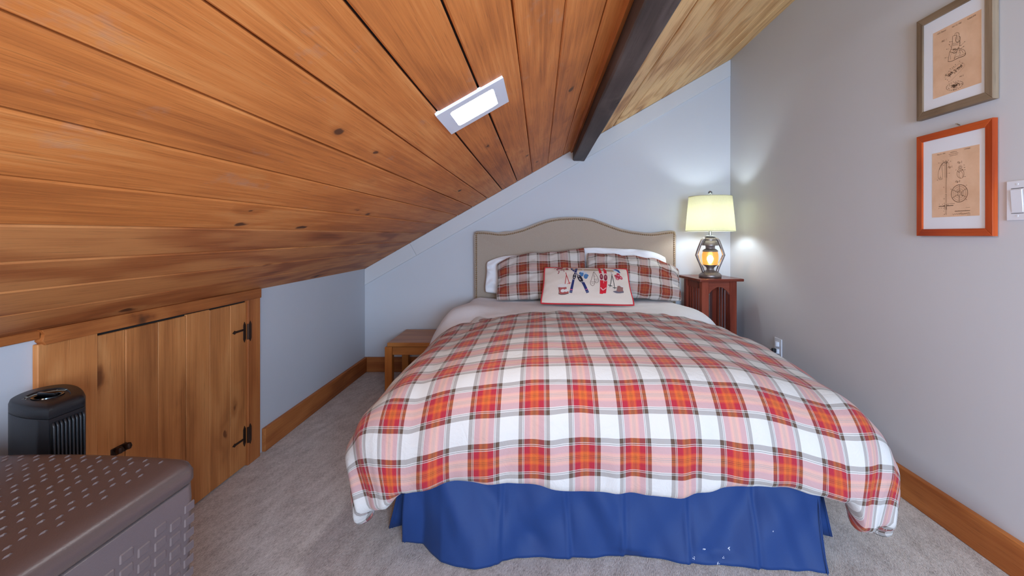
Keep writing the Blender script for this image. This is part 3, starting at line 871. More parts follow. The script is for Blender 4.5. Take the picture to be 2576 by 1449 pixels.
def top_pillow(name, f, mat, Mx, w_, h_, label, z, **k):
    o = make_pillow(name, f, mat, Mx, w_, h_, **k)
    # move origin to the pillow's own centre
    c = Mx.to_translation()
    o.data.transform(Matrix.Translation(-c)); o.location = c
    tag(o, label, 'pillow'); rest(o, z); return o
ZS = 0.612
top_pillow('pillow', pillow_fn(0.350, 0.16, 0.040, seed=3, droop=(0.06,0), wr=1.5), M['sheet'], pose(-0.075, 3.368, 0.80, 5, roll=3), .345, .20, 'white pillow mostly hidden behind the left plaid sham', ZS)
top_pillow('pillow', pillow_fn(0.335, 0.190, 0.040, seed=8, droop=(0.0,0.05), wr=1.5), M['sheet'], pose(0.635, 3.368, 0.80, 5, roll=2), .35, .175, 'white pillow showing above the right plaid sham', ZS)
top_pillow('pillow', pillow_fn(0.340, 0.186, 0.072, seed=12, sag=0.015, droop=(0.07,-0.035), wr=2.4, corner=0.05), M['plaid_sham'], pose(0.012, 3.235, 0.80, 26, roll=-2.5, yaw=-2), .36, .23, 'plaid pillow sham on the left, upright against the headboard', ZS)
top_pillow('pillow', pillow_fn(0.352, 0.172, 0.074, seed=21, sag=0.02, droop=(0.0,0.07), wr=2.4, corner=0.05), M['plaid_sham_b'], pose(0.678, 3.225, 0.78, 32, roll=6, yaw=3), .36, .23, 'plaid pillow sham on the right, slumped below a white pillow', ZS)

# decorative lumbar cushion with winter-gear applique
cw, ch = 0.316, 0.155
fcush = pillow_fn(cw, ch, 0.044, pin=0.05, seed=33, wr=0.35, corner=0.035, ex_=0.5, taper=0.06)
MC = pose(0.318, 3.035, 0.77, 42, roll=1.2, yaw=-1)
cush = empty('cushion', 'small cream lumbar cushion with ski gear applique and red piping', 'pillow', (0.318, 3.005, ZS))
body = make_pillow('cover', fcush, M['cream'], MC, cw, ch, n=48, m=30, parent=cush)
bm = BM(); ed = []
def edge_pt(u, v): return MC @ fcush(u, v, 1)
for t in range(60): ed.append(edge_pt(-1+2*t/60, -1))
for t in range(30): ed.append(edge_pt(1, -1+2*t/30))
for t in range(60): ed.append(edge_pt(1-2*t/60, 1))
for t in range(30): ed.append(edge_pt(-1, 1-2*t/30))
tube(bm, ed, 0.0052, 8, closed=True)
obj('piping', bm, M['redpipe'], cush, smooth='all')
_minz = min((world_mat(body) @ v.co).z for v in body.data.vertices)
cush.location.z += ZS-_minz+0.004
MC = Matrix.Translation((0, 0, ZS-_minz+0.004)) @ MC
# applique coordinates: measured on the cushion face, mapped to (u, v)
def cuv(x, y):
    yb = 1085; t = min(1.2, max(-0.1, (y-250)/(yb-250)))
    xl = 150+(130-150)*t + 35*math.sin(min(1, max(0, t))*PI)*0.6; xr = 2110+(2310-2110)*t - 40*math.sin(min(1, max(0, t))*PI)
    ytop = 236+60*(x-150)/2000.0
    v = 1-2*min(1.0, max(0.0, (y-ytop)/(yb-ytop)))**0.84
    u = -1+2*(x-xl)/(xr-xl)
    return u*0.985, min(0.97, v*0.985)
def on_face(x, y, off):
    u, v = cuv(x, y); e = 0.01
    p0 = fcush(u, v, 1); n = (fcush(u+e, v, 1)-p0).cross(fcush(u, v+e, 1)-p0).normalized()
    return MC @ (p0+n*off)
APP = {}
def amat(key, col):
    if key not in APP: APP[key] = cloth('thread_'+key, srgb(*col), 900, 0.1, 0.05, 20)
    return APP[key]
def patch(bm, poly, off):
    """a flat applique polygon (cushion pixels) laid on the curved face"""
    b2 = BM(); f = b2.faces.new([b2.verts.new((x, y, 0)) for x, y in poly])
    bmesh.ops.triangulate(b2, faces=[f])
    for _ in range(3):
        long_ = [e for e in b2.edges if e.calc_length() > 60]
        if not long_: break
        bmesh.ops.subdivide_edges(b2, edges=long_, cuts=1); bmesh.ops.triangulate(b2, faces=b2.faces[:])
    mp = {v: bm.verts.new(on_face(v.co.x, v.co.y, off)) for v in b2.verts}
    for f in b2.faces:
        try: bm.faces.new([mp[v] for v in f.verts])
        except ValueError: pass
    b2.free()
def stroke(bm, pts, wd, off):
    for a, b in zip(pts, pts[1:]):
        a = Vector(a); b = Vector(b); n = max(1, int((b-a).length/60)); t = (b-a).normalized(); s = Vector((-t.y, t.x))*wd/2
        prev = None
        for k in range(n+1):
            q = a+(b-a)*k/n
            cur = (bm.verts.new(on_face(q.x+s.x, q.y+s.y, off)), bm.verts.new(on_face(q.x-s.x, q.y-s.y, off)))
            if prev: bm.faces.new((prev[0], prev[1], cur[1], cur[0]))
            prev = cur
def ell(cx, cy, a, b, rot=0, n=18):
    r = math.radians(rot)
    return [(cx+a*math.cos(t)*math.cos(r)-b*math.sin(t)*math.sin(r), cy+a*math.cos(t)*math.sin(r)+b*math.sin(t)*math.cos(r)) for t in [2*PI*k/n for k in range(n)]]
def band(p0, p1, w0, w1=None):
    p0 = Vector(p0); p1 = Vector(p1); w1 = w1 or w0; t = (p1-p0).normalized(); s = Vector((-t.y, t.x))
    return [tuple(p0+s*w0/2), tuple(p1+s*w1/2), tuple(p1-s*w1/2), tuple(p0-s*w0/2)]
SHAPES = []   # (part name, colour key, rgb, [polys], [strokes], level)
def app(name, key, rgb, polys=(), strokes=(), lv=1):
    for p in polys:
        bm = BM(); patch(bm, p, 0.0008+0.0006*lv); obj(name, bm, amat(key, rgb), cush)
    if strokes:
        bm = BM()
        for s, wd in strokes: stroke(bm, s, wd, 0.0008+0.0006*lv)
        o = obj(name if not polys else name+'_stitching', bm, amat(key, rgb), cush)
        if len(strokes) > 1: o['kind'] = 'stuff'
app('coat_rack', 'tan', (176, 150, 128), [band((520, 300), (1780, 352), 44)], lv=0)
app('knit_hat', 'cranberry', (150, 50, 60), [[(430, 290), (470, 262), (600, 262), (560, 300), (500, 345), (450, 320)]], [([(375, 285), (430, 258), (500, 250)], 10), ([(505, 340), (510, 385), (485, 408)], 18), ([(540, 325), (615, 325), (630, 368)], 12)])
app('hat_band', 'cream2', (225, 210, 200), [[(455, 310), (560, 295), (500, 340)]], lv=2)
app('red_bow', 'cranberry', (150, 50, 60), [ell(690, 305, 32, 22, 20)], lv=1)
app('ski_pole', 'redthread', (190, 40, 50), [], [([(672, 390), (690, 450), (675, 660)], 14), ([(690, 450), (780, 668)], 14), ([(728, 655), (805, 635)], 12)])
app('winter_boot', 'bootred', (176, 92, 88), [[(525, 735), (710, 735), (725, 790), (770, 850), (768, 890), (640, 910), (545, 890), (560, 850), (535, 790)]])
app('boot_fur', 'fur', (222, 214, 210), [ell(615, 700, 118, 44, 0), ell(635, 820, 50, 36), ell(715, 815, 42, 34)], lv=2)
app('boot_sole', 'sole', (96, 76, 72), [], [([(540, 885), (600, 908), (680, 908), (768, 885)], 16), ([(545, 740), (550, 800), (545, 880)], 10)], lv=2)
app('blue_ski', 'navythread', (44, 52, 104), [[(880, 285), (938, 288), (915, 420), (860, 418)], [(835, 560), (885, 560), (850, 872), (785, 866)], [(765, 285), (840, 295), (870, 355), (848, 372), (800, 335)], [(905, 400), (950, 440), (925, 455)], [(1040, 635), (1100, 625), (1228, 855), (1172, 880)]])
app('ski_binding', 'blackthread', (40, 36, 48), [ell(875, 490, 36, 76, 5), ell(1005, 545, 48, 106, -32)], lv=2)
app('binding_buckle', 'greythread', (170, 165, 175), [ell(880, 455, 14, 20), ell(872, 520, 14, 22), ell(968, 492, 14, 22, -30), ell(1000, 560, 12, 30, -40)], [([(860, 410), (900, 400), (935, 412)], 12), ([(825, 548), (860, 572), (895, 560)], 12), ([(920, 462), (945, 448), (975, 462)], 12), ([(1020, 615), (1060, 628), (1092, 600)], 14)], lv=3)
app('ski_stripe', 'pinkthread', (214, 96, 140), [band((795, 797), (855, 800), 16), band((1142, 800), (1188, 782), 16)], lv=3)
app('ski_tail', 'slate', (90, 96, 130), [band((790, 835), (852, 840), 34), band((1165, 850), (1215, 828), 34)], lv=2)
app('blue_mitten', 'denim', (78, 122, 172), [ell(1040, 440, 40, 56, 5), ell(1000, 410, 22, 34, 30), ell(1130, 495, 46, 58, -10), ell(1168, 470, 20, 30, -40)])
app('mitten_cuff', 'paleblue', (196, 208, 226), [ell(1050, 382, 46, 22, 5), ell(1120, 420, 40, 20, 5)], lv=2)
sn = lambda cx, cy, a, b, rot: [(cx+x, cy+y) for x, y in [(a*math.cos(t)*math.cos(rot)-b*math.sin(t)*(1+0.0)*math.sin(rot), a*math.cos(t)*math.sin(rot)+b*math.sin(t)*math.cos(rot)) for t in [2*PI*k/20 for k in range(21)]]]
app('snowshoe', 'brownthread', (136, 116, 108), [], [([(1305, 380), (1260, 560), (1238, 640), (1250, 690), (1290, 715), (1325, 695), (1340, 640), (1325, 560), (1318, 470), (1305, 380)], 10), ([(1310, 380), (1385, 490), (1420, 570), (1415, 620), (1380, 645), (1345, 625), (1325, 575), (1320, 480)], 10), ([(1255, 620), (1335, 620)], 8), ([(1330, 560), (1405, 555)], 8), ([(1270, 660), (1320, 660)], 8), ([(1350, 600), (1400, 590)], 8), ([(1300, 480), (1350, 500)], 6)])
app('red_ski', 'scarlet', (206, 36, 52), [[(1408, 280), (1465, 282), (1500, 430), (1440, 432)], [(1525, 302), (1560, 300), (1605, 340), (1608, 430), (1548, 432)], [(1450, 575), (1615, 590), (1608, 870), (1545, 875), (1540, 888), (1468, 886)]])
app('ski_binding', 'plum', (136, 40, 60), [ell(1483, 500, 38, 68, -5), ell(1578, 520, 40, 78, 0)], lv=2)
app('binding_buckle', 'pinkpale', (232, 180, 184), [ell(1480, 478, 16, 7), ell(1484, 508, 16, 7), ell(1578, 490, 16, 7), ell(1578, 525, 16, 7)], [([(1440, 428), (1485, 420), (1508, 432)], 12), ([(1545, 430), (1580, 424), (1615, 434)], 12), ([(1445, 560), (1490, 574), (1530, 560)], 12), ([(1535, 590), (1580, 600), (1622, 584)], 12), ([(1475, 750), (1532, 810), (1600, 750)], 20), ([(1532, 590), (1535, 650)], 8)], lv=3)
app('snowshoe_strap', 'cream2', (225, 210, 200), [], [([(1050, 320), (1080, 345)], 20)], lv=2)
app('rack_hook', 'greythread', (170, 165, 175), [], [([(1060, 330), (1090, 365)], 10), ([(1320, 350), (1345, 385)], 10), ([(1700, 380), (1725, 420), (1730, 380)], 8)], lv=1)
app('ski_pole', 'charcoal', (58, 62, 62), [], [([(1732, 425), (1688, 700), (1682, 725)], 14), ([(1732, 470), (1795, 735), (1800, 765)], 14), ([(1640, 682), (1738, 702)], 14), ([(1752, 735), (1845, 735)], 14)])
app('ski_cap', 'blueblack', (52, 84, 140), [[(1775, 318), (1850, 305), (1915, 335), (1942, 392), (1905, 392), (1850, 350)]], lv=2)
app('cap_side', 'paleblue', (196, 208, 226), [[(1755, 335), (1790, 318), (1860, 350), (1905, 392), (1830, 372)]])
app('red_mitten', 'scarlet2', (186, 56, 76), [ell(1862, 500, 52, 60, 10), ell(1815, 460, 30, 26, 40), ell(1935, 490, 58, 34, 35), ell(1880, 430, 44, 32, 20)])
app('mitten_pattern', 'pinkpale', (232, 180, 184), [ell(1850, 520, 26, 9, 10), ell(1945, 495, 26, 9, 35), ell(1885, 450, 26, 8, 10), ell(1860, 545, 18, 6)], lv=2)
app('duck_boot', 'bootbrown', (150, 104, 98), [[(1860, 690), (1905, 682), (2000, 700), (1995, 760), (2010, 800), (1970, 830), (1840, 820), (1868, 770)]])
app('boot_rubber', 'slate2', (112, 104, 118), [[(1758, 822), (1835, 806), (1900, 825), (2018, 800), (2020, 838), (1930, 858), (1850, 860), (1790, 842)]], lv=2)
app('boot_lining', 'fur', (222, 214, 210), [ell(1965, 696, 42, 16, 10)], lv=2)

# ------------------------------------------------------------------ honey-oak end table (left of the bed)
tb = empty('end_table', 'low honey oak end table in the corner left of the bed', 'table', (-0.83, 3.24, 0))
x0, x1, y0, y1, zt_ = -1.055, -0.615, 3.02, 3.455, 0.348
bm = BM(); box(bm, x0+0.018, x1-0.018, y0+0.0, y1, zt_-0.028, zt_, bev=0.005, seg=2)
obj('tabletop', bm, M['oak_x'], tb)
for (a, b) in ((x0, y0+0.004), (x1-0.05, y0+0.004), (x0, y1-0.054), (x1-0.05, y1-0.054)):
    boxobj('leg', (a, a+0.05, b, b+0.05, 0, zt_-0.029), M['oak_z'], tb, bev=0.005, seg=2)
for d_ in ((x0+0.051, x1-0.051, y0+0.012, y0+0.03), (x0+0.051, x1-0.051, y1-0.03, y1-0.012)):
    boxobj('apron', (d_[0], d_[1], d_[2], d_[3], zt_-0.085, zt_-0.029), M['oak_x'], tb, bev=0.001)
for d_ in ((x0+0.012, x0+0.03), (x1-0.03, x1-0.012)):
    boxobj('apron', (d_[0], d_[1], y0+0.055, y1-0.055, zt_-0.085, zt_-0.029), M['oak_z'], tb, bev=0.001)

# ------------------------------------------------------------------ cherry plant stand (right of the bed)
st = empty('plant_stand', 'tall slatted cherry wood stand holding the lantern lamp', 'stand', (1.253, 3.29, 0), rz=math.radians(7))
ZT = 0.771; hw, hd = 0.163, 0.182
bm = BM(); box(bm, -hw, hw, -hd, hd, ZT-0.019, ZT, bev=0.004, seg=2)
obj('top', bm, M['cherry_x'], st, world=False)
lw = 0.052; iw, idp = hw-0.032, hd-0.032
for sx in (-1, 1):
    for sy in (-1, 1):
        cx, cy = sx*(iw-lw/2), sy*(idp-lw/2)
        boxobj('leg', (cx-lw/2, cx+lw/2, cy-lw/2*0.75, cy+lw/2*0.75, 0, ZT-0.02), M['cherry'], st, bev=0.002, world=False)
for sy in (-1, 1):        # arched rails front and back
    bm = BM(); L = iw-lw; yy = sy*(idp-0.022)
    arc = [(-L, ZT-0.115)] + [(-L+2*L*t/14, ZT-0.115+0.055*math.sin(PI*t/14)**0.8) for t in range(1, 14)] + [(L, ZT-0.115)]
    prism(bm, arc+[(L, ZT-0.02), (-L, ZT-0.02)], 'y', yy-0.009, yy+0.009)
    obj('arched_rail', bm, M['cherry_x'], st, world=False)
for sx in (-1, 1):
    xx = sx*(iw-0.02)
    boxobj('side_rail', (xx-0.009, xx+0.009, -idp+lw*0.75, idp-lw*0.75, ZT-0.075, ZT-0.02), M['cherry'], st, world=False)
    boxobj('side_rail', (xx-0.009, xx+0.009, -idp+lw*0.75, idp-lw*0.75, 0.08, 0.13), M['cherry'], st, world=False)
    for k in range(5):
        yy = -0.076+0.038*k
        boxobj('slat', (xx-0.005, xx+0.005, yy-0.009, yy+0.009, 0.13, ZT-0.075), M['cherry'], st, bev=0.001, world=False)
boxobj('shelf', (-iw+lw, iw-lw, -idp+0.02, idp-0.02, 0.10, 0.115), M['cherry_x'], st, world=False)

# ------------------------------------------------------------------ lantern lamp
LX, LY, LZ = 1.2435, 3.25, ZT
lamp = empty('table_lamp', 'lantern shaped metal table lamp with glowing amber globe and cream drum shade', 'lamp', (LX, LY, LZ))
s = 0.000881
bm = BM(); lathe(bm, [(0.074, 0.0), (0.0785, 0.004), (0.0785, 0.018), (0.072, 0.026), (0.060, 0.036), (0.044, 0.044), (0.030, 0.05), (0.0255, 0.058), (0.0265, 0.070), (0.036, 0.080), (0.048, 0.088), (0.050, 0.092)], LX, LY, LZ, 40)
obj('base', bm, M['lampmetal'], lamp, smooth=50)
bm = BM(); lathe(bm, [(0.049, 0.091), (0.053, 0.105), (0.0565, 0.128), (0.0575, 0.145), (0.056, 0.165), (0.051, 0.188)], LX, LY, LZ, 40, cap=False)
obj('globe', bm, M['amber'], lamp, smooth='all')
bm = BM(); lathe(bm, [(0.053, 0.187), (0.054, 0.194), (0.045, 0.203), (0.032, 0.210), (0.033, 0.228), (0.036, 0.231), (0.058, 0.232), (0.058, 0.240), (0.050, 0.254), (0.048, 0.262), (0.040, 0.268), (0.040, 0.284), (0.036, 0.290), (0.026, 0.294)], LX, LY, LZ, 40)
obj('lantern_cap', bm, M['lampmetal'], lamp, smooth=50)
for sx in (-1, 1):
    bm = BM(); ctl = [(0.050, 0.040), (0.062, 0.075), (0.094, 0.150), (0.096, 0.172), (0.066, 0.255), (0.052, 0.276), (0.032, 0.283)]
    pts3 = catmull([(LX+sx*a, LY, LZ+b) for a, b in ctl], 6)
    tube(bm, pts3, 0.0105, 12)
    obj('arm', bm, M['lampmetal'], lamp, smooth='all')
bm = BM(); lathe(bm, [(0.02, 0.293), (0.040, 0.296), (0.041, 0.300), (0.022, 0.305), (0.012, 0.308), (0.011, 0.345), (0.016, 0.347), (0.016, 0.375), (0.004, 0.38)], LX, LY, LZ, 24)
obj('socket', bm, M['steel'], lamp, smooth=50)
bm = BM()
harp = [(LX+math.cos(a)*0.055, LY, LZ+0.47+math.sin(a)*0.112) for a in [math.radians(-70+320*k/24)-0.0 for k in range(0)]]
hp = [(0.013, 0.350), (0.040, 0.375), (0.055, 0.43), (0.052, 0.50), (0.030, 0.565), (0.0, 0.590), (-0.030, 0.565), (-0.052, 0.50), (-0.055, 0.43), (-0.040, 0.375), (-0.013, 0.350)]
tube(bm, catmull([(LX, LY+a, LZ+b) for a, b in hp], 5), 0.0016, 6)
for k in range(3):
    a = k*2*PI/3+0.4; tube(bm, [(LX, LY, LZ+0.589), (LX+0.1465*math.cos(a), LY+0.1465*math.sin(a), LZ+0.583)], 0.0014, 6)
obj('harp', bm, M['steel'], lamp)
bm = BM(); n = 64
zb, zt2, rb, rt = 0.336, 0.588, 0.1715, 0.1495
lathe(bm, [(rb, zb), (rb+0.001, zb+0.006), (rt+0.001, zt2-0.006), (rt, zt2)], LX, LY, LZ, n, cap=False)
sh = obj('shade', bm, M['shade'], lamp, smooth='all')
md = sh.modifiers.new('thick', 'SOLIDIFY'); md.thickness = 0.0015
for rr, zz in ((rb, zb), (rt, zt2)):
    bm = BM(); tube(bm, [(LX+(rr+0.0006)*math.cos(2*PI*k/64), LY+(rr+0.0006)*math.sin(2*PI*k/64), LZ+zz) for k in range(64)], 0.0022, 6, closed=True)
    obj('shade_trim', bm, simple('shade_tape', srgb(208, 204, 176), 0.8), sh)
bm = BM(); lathe(bm, [(0.004, 0.588), (0.009, 0.591), (0.009, 0.595), (0.004, 0.598), (0.010, 0.603), (0.0148, 0.611), (0.0155, 0.617), (0.013, 0.625), (0.006, 0.630), (0.001, 0.631)], LX, LY, LZ, 24)
obj('finial', bm, M['crystal'], lamp, smooth='all')
bm = BM(); lathe(bm, [(0.010, 0.378), (0.014, 0.392), (0.026, 0.425), (0.029, 0.445), (0.024, 0.465), (0.010, 0.478), (0.001, 0.480)], LX, LY, LZ, 24)
obj('bulb', bm, emis('lit_bulb', (0.80, 0.93, 1.0, 1), 36*LAMP_POWER), lamp, smooth='all')
bm = BM(); lathe(bm, [(0.006, 0.100), (0.014, 0.112), (0.021, 0.128), (0.021, 0.142), (0.013, 0.156), (0.001, 0.162)], LX, LY, LZ, 16)
obj('night_bulb', bm, emis('lit_night_bulb', (1.0, 0.86, 0.62, 1), 7*LAMP_POWER), lamp, smooth='all')

# ------------------------------------------------------------------ wall outlet with plugs
def YRt(px, X): return F*X/(px-VX)
ya, yb = YRt(1968, XR), YRt(1950, XR)
out = empty('wall_outlet', 'white wall outlet low on the right wall beside the bed', 'outlet', (XR, (ya+yb)/2, 0.37))
boxobj('cover_plate', (XR-0.006, XR, ya, yb, 0.312, 0.428), M['whiteplastic'], out, bev=0.003, seg=2)
bm = BM()
for zc_ in (0.348, 0.392): lathe(bm, [(0.016, -0.014), (0.0165, 0), (0.016, 0.014)], XR-0.006, (ya+yb)/2, zc_, 16)
obj('receptacle', bm, M['whiteplastic'], out)
pl = empty('power_plug', 'black power plug pushed into the low wall outlet', 'plug', (XR-0.006, (ya+yb)/2, 0.36))
bm = BM(); yc = (ya+yb)/2-0.006
box(bm, XR-0.045, XR-0.022, yc-0.012, yc+0.012, 0.340, 0.366, bev=0.004, seg=2)
obj('plug_body', bm, M['blackplastic'], pl)
bm = BM(); tube(bm, catmull([(XR-0.043, yc, 0.353), (XR-0.075, yc+0.01, 0.353), (XR-0.10, yc+0.05, 0.30), (XR-0.09, yc+0.14, 0.12), (XR-0.07, yc+0.3, 0.006), (XR-0.09, 3.3, 0.006)], 8), 0.0035, 8)
obj('cord', bm, M['blackplastic'], pl)

# ------------------------------------------------------------------ framed patent prints on the right wall
def framed(name, label, yl, yr, z0, z1, thick, mw, matz, maty, paper_, seedtag):
    e = empty(name, label, 'picture', (XR, (yl+yr)/2, z0))
    xo = XR-thick
    # four mitred members: profile a plain face with small bevel
    def member(n_, pts_, mat):
        bm = BM(); prism(bm, pts_, 'x', xo, XR-0.002, bev=0.0015, seg=1); return obj(n_, bm, mat, e)
    member('frame_stile', [(yl, z0), (yl, z1), (yl-mw, z1-mw), (yl-mw, z0+mw)], matz)
    member('frame_stile', [(yr, z0), (yr, z1), (yr+mw, z1-mw), (yr+mw, z0+mw)], matz)
    member('frame_rail', [(yl, z1), (yr, z1), (yr+mw, z1-mw), (yl-mw, z1-mw)], maty)
    member('frame_rail', [(yl, z0), (yr, z0), (yr+mw, z0+mw), (yl-mw, z0+mw)], maty)
    xm = xo+0.006
    boxobj('mat_board', (xm, xm+0.003, yr+mw-0.002, yl-mw+0.002, z0+mw-0.002, z1-mw+0.002), M['mat_board'], e)
    pyl, pyr, pz0, pz1 = paper_
    pp = boxobj('print', (xm-0.0006, xm, pyr, pyl, pz0, pz1), M['paper'], e)
    return e, pp, xm-0.0012
XF2 = XR-0.021
f2, print2, xs2 = framed('picture_frame', 'orange-red wooden picture frame with ski pole patent print, lower of two', F*XF2/(2305-VX), F*XF2/(2497-VX), 1.076, 1.466, 0.021, 0.0262, M['redframe_z'], M['redframe_y'], (1.694, 1.511, 1.146, 1.388), 2)
XF1 = XR-0.024
f1, print1, xs1 = framed('picture_frame', 'grey-brown wooden picture frame with ski boot patent print, upper of two', F*XF1/(2305-VX), F*XF1/(2497-VX), 1.528, 1.919, 0.024, 0.028, M['greyframe_z'], M['greyframe_y'], (1.686, 1.502, 1.594, 1.842), 1)
# nail above the lower frame
ynl = YRt(2408, XR-0.01)
bm = BM(); tube(bm, [(XR, ynl, 1.474), (XR-0.012, ynl, 1.479)], 0.0016, 8); lathe(bm, [(0.001, -0.0012), (0.004, -0.0008), (0.004, 0.0008), (0.001, 0.0012)], XR-0.012, ynl, 1.479, 8)
tag(obj('nail', bm, M['bronze'], origin=(XR, ynl, 1.474)), 'small brass nail in the wall just above the orange frame', 'nail')

class Ink:
    """drawing strokes given in the pixel grid of a zoomed crop, laid onto the print's plane"""
    def __init__(s, ox, oy, scale, x): s.ox, s.oy, s.k, s.x, s.bm = ox, oy, scale, x, BM()
    def w(s, a, b):
        px, py = s.ox+a/s.k, s.oy+b/s.k; Y = F*s.x/(px-VX); return Vector((s.x, Y, H-(py-VY)*Y/F))
    def line(s, pts, wd=0.0008, curve=0, closed=False):
        q = [s.w(*p) for p in pts]
        if curve: q = catmull(q, curve, closed)
        elif closed: q = q
        if closed: q = q+[q[0]]
        for a, b in zip(q, q[1:]):
            t = b-a
            if t.length < 1e-7: continue
            t.normalize(); n = Vector((0, -t.z, t.y))*wd/2
            s.bm.faces.new([s.bm.verts.new(v) for v in (a+n, b+n, b-n, a-n)])
    def fill(s, pts): s.bm.faces.new([s.bm.verts.new(s.w(*p)) for p in pts])
    def circ(s, cx, cy, r, wd=0.0008, ry=None, n=24): s.line([(cx+r*math.cos(2*PI*k/n), cy+(ry or r)*math.sin(2*PI*k/n)) for k in range(n)], wd, closed=True)
    def scrib(s, x0, y0, x1, y1, amp, n, wd=0.0006):
        s.line([(x0+(x1-x0)*k/n, y0+(y1-y0)*k/n+amp*(1 if k % 2 else -1)*random.uniform(.4, 1)) for k in range(n+1)], wd)
    def done(s, parent):
        o = obj('drawing', s.bm, M['ink'], parent); o['kind'] = 'stuff'; return o
def lettering(txt, a, b, ink, size, parent, slant=0.0, ang_=0.0):
    """real letters lying on the print; a,b in crop pixels is the text's left baseline"""
    c = bpy.data.curves.new('t', 'FONT'); c.body = txt; c.size = size; c.shear = slant; c.extrude = 0.0
    t = bpy.data.objects.new('t', c); C.objects.link(t)
    dg = bpy.context.evaluated_depsgraph_get(); me = bpy.data.meshes.new_from_object(t.evaluated_get(dg))
    bpy.data.objects.remove(t); bpy.data.curves.remove(c)
    p0 = ink.w(a, b)
    # text x runs toward the camera (-Y), text y up
    R = Matrix(((0, 0, -1, 0), (-1, 0, 0, 0), (0, 1, 0, 0), (0, 0, 0, 1)))
    me.transform(Matrix.Translation(p0) @ R @ Matrix.Rotation(ang_, 4, 'Z'))
    bmx = BM(); bmx.from_mesh(me); bpy.data.meshes.remove(me)
    return obj('lettering', bmx, M['ink'], parent)

# lower print: ski pole
I = Ink(2330, 355, 7.243, xs2)
def circw(I, cx, cy, r, wd, n=28): # circle on the print's true plane
    c = I.w(cx, cy)
    q = [c+Vector((0, -r*math.cos(2*PI*k/n), r*math.sin(2*PI*k/n))) for k in range(n+1)]
    for a, b in zip(q, q[1:]):
        t = (b-a).normalized(); nn = Vector((0, -t.z, t.y))*wd/2
        I.bm.faces.new([I.bm.verts.new(v) for v in (a+nn, b+nn, b-nn, a-nn)])
for r, wd in ((0.0315, 0.0010), (0.0300, 0.0005), (0.0245, 0.0005), (0.0165, 0.0004), (0.0075, 0.0007), (0.0040, 0.0005)): circw(I, 603, 952, r, wd)
for k in range(6):
    a = k*PI/3+0.5; c = I.w(603, 952)
    for da in (-0.03, 0.03):
        p, q = c+Vector((0, -math.cos(a+da)*0.008, math.sin(a+da)*0.008)), c+Vector((0, -math.cos(a+da)*0.030, math.sin(a+da)*0.030))
        t = (q-p).normalized(); nn = Vector((0, -t.z, t.y))*0.00025
        I.bm.faces.new([I.bm.verts.new(v) for v in (p+nn, q+nn, q-nn, p-nn)])
for _ in range(14): 
    x, y = 603+random.uniform(-55, 55), 952+random.uniform(-60, 60); I.scrib(x, y, x+26, y+random.uniform(-20, 20), 6, 4, 0.0005)
I.line([(343, 385), (343, 665)], 0.0010); I.line([(372, 380), (374, 665)], 0.0022); I.line([(352, 665), (352, 935)], 0.0005); I.line([(370, 665), (366, 940)], 0.0010)
I.line([(345, 965), (372, 962)], 0.0008); I.line([(350, 940), (372, 936)], 0.0008); I.line([(350, 965), (346, 1335)], 0.0005); I.line([(368, 962), (366, 1345)], 0.0010)
I.line([(300, 400), (330, 385), (360, 368), (390, 378), (388, 392), (340, 400)], 0.0016)
I.line([(330, 392), (285, 415), (245, 490), (222, 570), (218, 650), (232, 690), (262, 702), (292, 690), (298, 640), (296, 560), (285, 480), (300, 410)], 0.0008, curve=4)
I.line([(240, 520), (255, 470), (300, 400)], 0.0012); I.line([(262, 630), (262, 695)], 0.0006); I.line([(235, 690), (262, 660), (288, 690)], 0.0006)
I.line([(228, 1190), (335, 1186)], 0.0026); I.line([(380, 1178), (494, 1170)], 0.0024); I.line([(340, 1150), (340, 1250)], 0.0012); I.line([(374, 1150), (372, 1250)], 0.0012)
I.line([(310, 1185), (322, 1165), (338, 1180)], 0.0008); I.line([(380, 1175), (398, 1160), (410, 1172)], 0.0008)
circw(I, 620, 476, 0.0042, 0.0013); circw(I, 620, 476, 0.0078, 0.0004)
I.line([(598, 505), (565, 560), (562, 620), (590, 660), (628, 680), (668, 660), (688, 605), (680, 545), (645, 505)], 0.0009, curve=4)
I.line([(640, 510), (600, 570), (600, 640), (625, 672)], 0.0007, curve=4); I.line([(600, 525), (640, 560), (668, 600), (660, 660)], 0.0007, curve=4); I.line([(575, 545), (605, 575)], 0.0016); I.line([(672, 512), (640, 545)], 0.0016)
for (x, y) in ((312, 366), (360, 352), (403, 348), (445, 368), (410, 403), (415, 432), (316, 440), (228, 400), (420, 584), (207, 710), (690, 436), (700, 480), (706, 521), (540, 525), (710, 645), (320, 840), (326, 1052), (238, 1150), (295, 1152), (330, 1132), (398, 1140), (434, 1138), (470, 1136), (504, 1136), (232, 1224), (274, 1222), (318, 1224), (318, 1275), (330, 1335), (737, 800), (452, 875), (733, 1063)):
    I.scrib(x-9, y+2, x+9, y-1, 6, 4, 0.0007)
for a, b in (((385, 584), (405, 584)), ((665, 655), (695, 648)), ((700, 825), (730, 805)), ((690, 1035), (725, 1058)), ((462, 885), (480, 905)), ((240, 400), (285, 395)), ((662, 470), (690, 478))): I.line([a, b], 0.0004)
I.scrib(520, 1276, 800, 1262, 11, 26, 0.0008); I.line([(515, 1282), (800, 1268)], 0.0005); I.scrib(480, 1335, 805, 1318, 14, 18, 0.0006); I.line([(600, 1330), (640, 1300), (660, 1335), (770, 1300), (800, 1312)], 0.0005, curve=4)
I.scrib(715, 1212, 800, 1205, 3, 10, 0.0005); I.scrib(750, 1348, 808, 1344, 4, 8, 0.0006)
I.scrib(435, 208, 560, 187, 7, 16, 0.0007); I.scrib(412, 244, 585, 212, 6, 22, 0.0007); I.scrib(428, 272, 570, 244, 6, 18, 0.0006)
